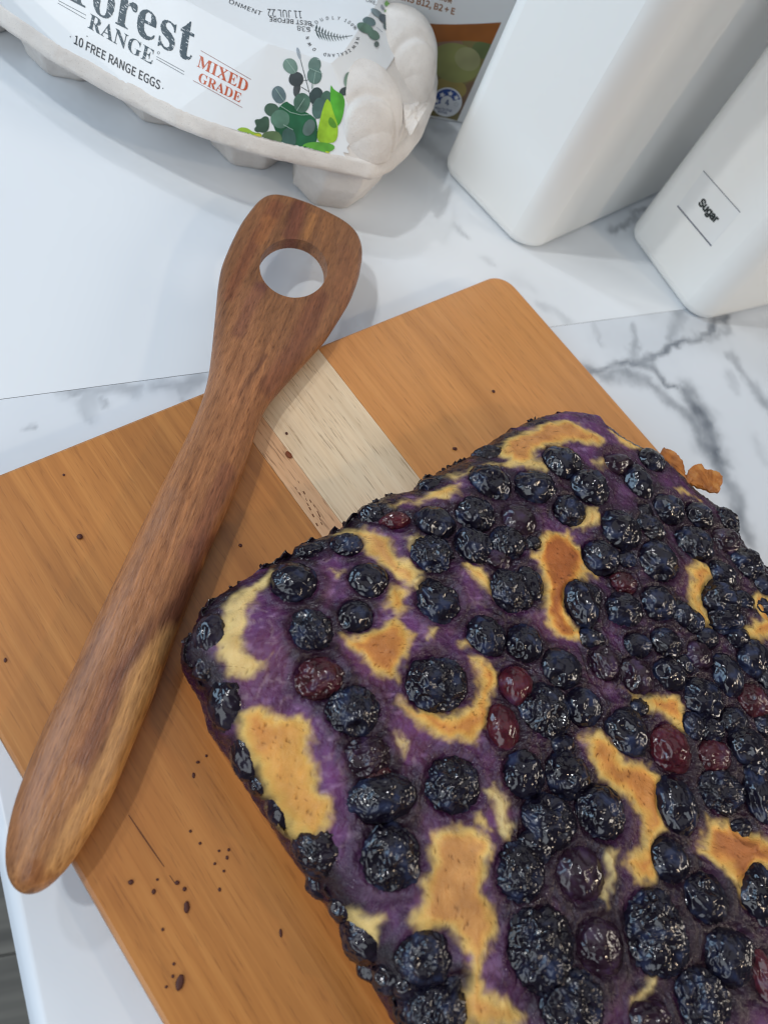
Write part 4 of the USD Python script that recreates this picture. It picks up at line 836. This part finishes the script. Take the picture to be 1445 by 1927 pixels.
for i, (sh, c_) in enumerate(LEAVES):
    if sh.area > 60: sh = chaikin(sh.simplify(1.2) if sh.area > 250 else sh)
    nm = f'leaf_ink_{i}'
    c1 = np.array(lin(*c_))
    mat(nm, {'g': ('geometry', {}), 'n': ('noise_texture', {'scale': 130.0, 'detail': 3.0}), 'k': ('rgb_ramp', {'ramp': [(.3, tuple(c1 * .72)), (.7, tuple(np.minimum(c1 * 1.3, 1)))]}), 'p': ('principled_bsdf', {'roughness': .4})}, [('g.position', 'n.vector'), ('n.fac', 'k.fac'), ('k.color', 'p.base_color')])
    printed('printed_leaf', sh, nm, lift=.00006 + .00001 * i, step=5.0)
vein = [Z3(thick_line(l_, 5)) for l_ in ([(590, 250), (700, 400)], [(840, 345), (1005, 412)], [(890, 580), (925, 380)], [(710, 830), (800, 690)], [(470, 580), (580, 740)], [(500, 760), (640, 850), (760, 880), (870, 875)], [(560, 990), (670, 1050)])]
printed('leaf_veins', unary_union(vein), plain('vein_ink', lin(170, 196, 186), .4), lift=.0006)

# ------------------------------------------------------------------ drink carton behind the eggs
q1, q0 = at([(872, 232)])[0][:2], at([(805, 222)])[0][:2]
fd = (q0 - q1) / np.linalg.norm(q0 - q1); fn = np.array([fd[1], -fd[0]])
if fn @ (np.zeros(2) - q1) < 0: fn = -fn
DRINK = thing('drink_carton', label='white drink carton with orange band and printed green fruit, standing behind the egg carton', cat='drink carton')
def dc(a, b, h): return [*(q1 + fd * a - fn * b), h]
W, D, Hc = .092, .058, .19
body_ = hull(*[[dc(a, b, h)] for a in (.0006, W - .0006) for b in (.0006, D - .0006) for h in (.0003, Hc)], *[[dc(a, b, h)] for a in (0, W) for b in (.0006, D - .0006) for h in (.001, Hc)], *[[dc(a, b, h)] for a in (.0006, W - .0006) for b in (0, D) for h in (.001, Hc)])
gable = hull(*[[dc(a, b, Hc - .0002)] for a in (0, W) for b in (.0006, D - .0006)], *[[dc(a, D / 2 + e, Hc + .035)] for a in (0, W) for e in (-.001, .001)])
plain('carton_board', lin(226, 228, 230), .42); plain('fin_white', lin(226, 228, 230), .5)
obj('box', body_, 'carton_board', DRINK, smooth=20); obj('gable_top', gable, 'carton_board', DRINK, smooth=20)
obj('top_fin', hull(*[[dc(a, D / 2 + e, h)] for a in (0, W) for e in (-.001, .001) for h in (Hc + .0352, Hc + .05)]), 'fin_white', DRINK, smooth=20)
bm = body_.to_mesh(); DP = Paper(trimesh.Trimesh(bm.vert_properties[:, :3].astype(float), bm.tri_verts, process=False))
Z4 = lambda sh: affinity.affine_transform(sh, [1 / 6.0208, 0, 0, 1 / 6.0208, 740, 0])
def dprint(name, sh, c_, lift, rough=.4, label=None, zz=True):
    nm = 'drink_ink_' + str(len(MAT))
    c1 = np.array(lin(*c_))
    mat(nm, {'g': ('geometry', {}), 'n': ('noise_texture', {'scale': 45.0, 'detail': 2.0}), 'k': ('rgb_ramp', {'ramp': [(.3, tuple(c1 * .8)), (.7, tuple(np.minimum(c1 * 1.2, 1)))]}), 'p': ('principled_bsdf', {'roughness': rough})}, [('g.position', 'n.vector'), ('n.fac', 'k.fac'), ('k.color', 'p.base_color')])
    printed(name, Z4(sh) if zz else sh, nm, lift, DRINK, DP, 8.0, label)
edge_x = lambda y: 1225 - (y - 250) * .448 * 1.0
photo = Polygon([(60, 520), (370, 486), (540, 466), (700, 456), (860, 455), (1000, 466), (edge_x(490) - 5, 492), (edge_x(1390) - 5, 1392), (560, 1352), (60, 1260)])
dprint('printed_photo', photo, (122, 112, 70), .00008)
dprint('orange_band', Polygon([(-200, 190), (100, 240), (280, 250), (500, 266), (700, 269), (950, 262), (edge_x(246) - 4, 246), (edge_x(492) - 4, 493), (1000, 467), (860, 456), (700, 457), (540, 467), (370, 487), (60, 521), (-200, 560)]), (146, 84, 28), .00012)
dprint('printed_fruit', ellipse(560, 560, 240, 90, -20).intersection(photo), (134, 104, 88), .00012)
dprint('printed_fruit', ellipse(1020, 560, 130, 100, 10).intersection(photo), (96, 108, 66), .00012)
dprint('printed_fruit', ellipse(880, 1150, 150, 240, 12).intersection(photo), (118, 92, 70), .00012)
dprint('printed_fruit', ellipse(600, 1010, 230, 130, 0).intersection(photo), (150, 134, 74), .00014)
dprint('printed_fruit', ellipse(700, 705, 288, 222, 14).intersection(photo), (136, 140, 84), .00018, label='large printed green fruit')
dprint('printed_fruit', ellipse(840, 660, 150, 130, 30).intersection(photo), (150, 150, 108), .00022)
dprint('lettering', set_text('CONTAINS B12, B2 + E', (-190, -90), (690, 160), (14, -68), SAN, 3), (150, 100, 62), .0001)
dprint('lettering', set_text('CALCIUM', (390, -55), (655, 32), (14, -62), SAN, 3), (150, 100, 62), .0001)
star_c = (605, 1148)
dprint('rating_disc', ellipse(*star_c, 172, 166, -20), (226, 230, 238), .0003, label='round white and blue star rating mark')
arc = Polygon([star_c, *[(star_c[0] + 400 * math.cos(math.radians(t_)), star_c[1] + 400 * math.sin(math.radians(t_))) for t_ in range(168, 352, 6)]]).intersection(ellipse(*star_c, 156, 150, -20)).difference(Point(*star_c).buffer(72))
dprint('rating_arc', arc, (34, 74, 152), .00036)
def star5(x, y, r): return Polygon([(x + (r if k_ % 2 == 0 else r * .45) * math.sin(math.pi * k_ / 5 + .2), y - (r if k_ % 2 == 0 else r * .45) * math.cos(math.pi * k_ / 5 + .2)) for k_ in range(10)])
for x_, y_ in ((492, 1135), (552, 1065), (645, 1050), (712, 1098)): dprint('rating_star', star5(x_, y_, 36), (232, 236, 244), .0004)
dprint('rating_number', set_text('4', (582, 1180), (626, 1190), (6, -66), SAN, 3), (60, 84, 130), .00042)
dprint('rating_lettering', unary_union([set_text('HEALTH STAR', (470, 1222), (658, 1262), (4, -26), SAN, 2), set_text('RATING', (500, 1262), (606, 1284), (4, -24), SAN, 2)]), (70, 92, 140), .00042)
dprint('rating_star_outline', star5(712, 1172, 34).difference(star5(712, 1172, 27)), (170, 178, 190), .0004)

# ------------------------------------------------------------------ canisters
mat('white_plastic', {'g': ('geometry', {}), 'n': ('noise_texture', {'scale': 18.0, 'detail': 2.0}), 'b': ('bump', {'strength': .05, 'distance': .002}), 'p': ('principled_bsdf', {'base_color': lin(245, 246, 244), 'roughness': .36, 'specular_ior_level': .5})}, [('g.position', 'n.vector'), ('n.fac', 'b.height'), ('b.normal', 'p.normal')])
plain('lid_plastic', lin(226, 228, 228), .35)
def canister(C, angA, wA, wB, r_near, r_far, label):
    a_ = np.array([math.cos(math.radians(angA)), math.sin(math.radians(angA))]); b_ = np.array([-a_[1], a_[0]])     # A runs away from the near corner; B the other way round it
    if b_[0] < 0: b_ = -b_
    C = np.array(C, float)
    K_ = math.radians(9); t = np.linspace(K_, math.pi / 2 - K_, 26)
    def corner(cx, cy, r, a0):
        e_ = r * (1 - math.cos(K_)); sx_, sy_ = math.cos(a0 + math.pi / 4), math.sin(a0 + math.pi / 4)
        return [(cx + e_ * np.sign(sx_) + r * math.cos(a0 + q_), cy + e_ * np.sign(sy_) + r * math.sin(a0 + q_)) for q_ in t]
    loc = corner(wB - r_near, wA - r_far, r_far, 0) + corner(r_far, wA - r_far, r_far, math.pi / 2) + corner(r_near, r_near, r_near, math.pi) + corner(wB - r_near, r_near, r_near, 1.5 * math.pi)
    base_ = Polygon(loc)
    T_ = thing('kitchen_canister', (*C, 0), label=label, cat='canister')
    def rg(inset, z_):
        xy = np.asarray(loc) - (np.asarray(loc) - [wB / 2, wA / 2]) / [wB / 2, wA / 2] * inset
        return np.c_[C + xy[:, :1] * b_ + xy[:, 1:] * a_, np.full(len(xy), z_)]
    # crisp creases where the flat faces meet the rounded corners: the flat of the narrow face stands a hair proud
    rings = [rg(.0062, .0004), rg(.0040, .0006), rg(.0018, .0016), rg(.0006, .0034), rg(0, .006), rg(0, .05), rg(0, .12), rg(0, .205)]
    m_ = loft(rings)
    obj('container', m_, 'white_plastic', T_, smooth=7)
    obj('lid', loft([rg(.001, .2056), rg(-.0012, .207), rg(-.0012, .222), rg(.001, .2255), rg(.006, .227)]), 'lid_plastic', T_, smooth=30)
    return T_, m_
c1, cm1 = canister((.2283, .3121), 121.2, .080, .160, .017, .013, 'tall white canister without a label, behind the top corner of the cutting board')
c2, cm2 = canister((.3345, .2725), 107.8, .080, .160, .016, .013, 'white canister with a small paper label, nearest the right edge of the photo')
Z5 = lambda *p: zm(p, 1150, 300, 4.898)
CPp = Paper(cm2)
quad = Polygon(Z5((850, 100), (1190, 485), (925, 795), (612, 424)))
plain('card', lin(240, 242, 242), .3); plain('card_edge', lin(96, 100, 116), .5); plain('card_ink', lin(28, 38, 40), .4)
printed('paper_tag', quad, 'card', .00012, c2, CPp, 12.0, 'small white paper tag')
printed('tag_border', thick_line(Z5((612, 424), (925, 795)), 2.6), 'card_edge', .0002, c2, CPp, 12.0)
printed('tag_border', thick_line(Z5((850, 100), (1190, 485)), 1.4), 'card_edge', .0002, c2, CPp, 12.0)
printed('tag_lettering', set_text('Sugar', Z5((800, 402))[0], Z5((960, 588))[0], np.array([.62, -.70]) * 15, 'Inter.woff2', 6), 'card_ink', .0002, c2, CPp, 6.0)

# ------------------------------------------------------------------ the dark thing far behind
plain('dark_enamel', lin(24, 28, 44), .3)
dk = at([(985, 30)])[0][:2] + np.array([.06, .10])
dm = hull(*[ball([*(dk + np.array([x_, y_])), z_], .008) for x_ in (-.06, .06) for y_ in (-.05, .05) for z_ in (.0085, .20)])
obj('dark_box', dm, 'dark_enamel', smooth=30, label='dark navy box in the gap behind the drink carton and the tall canister', cat='box')
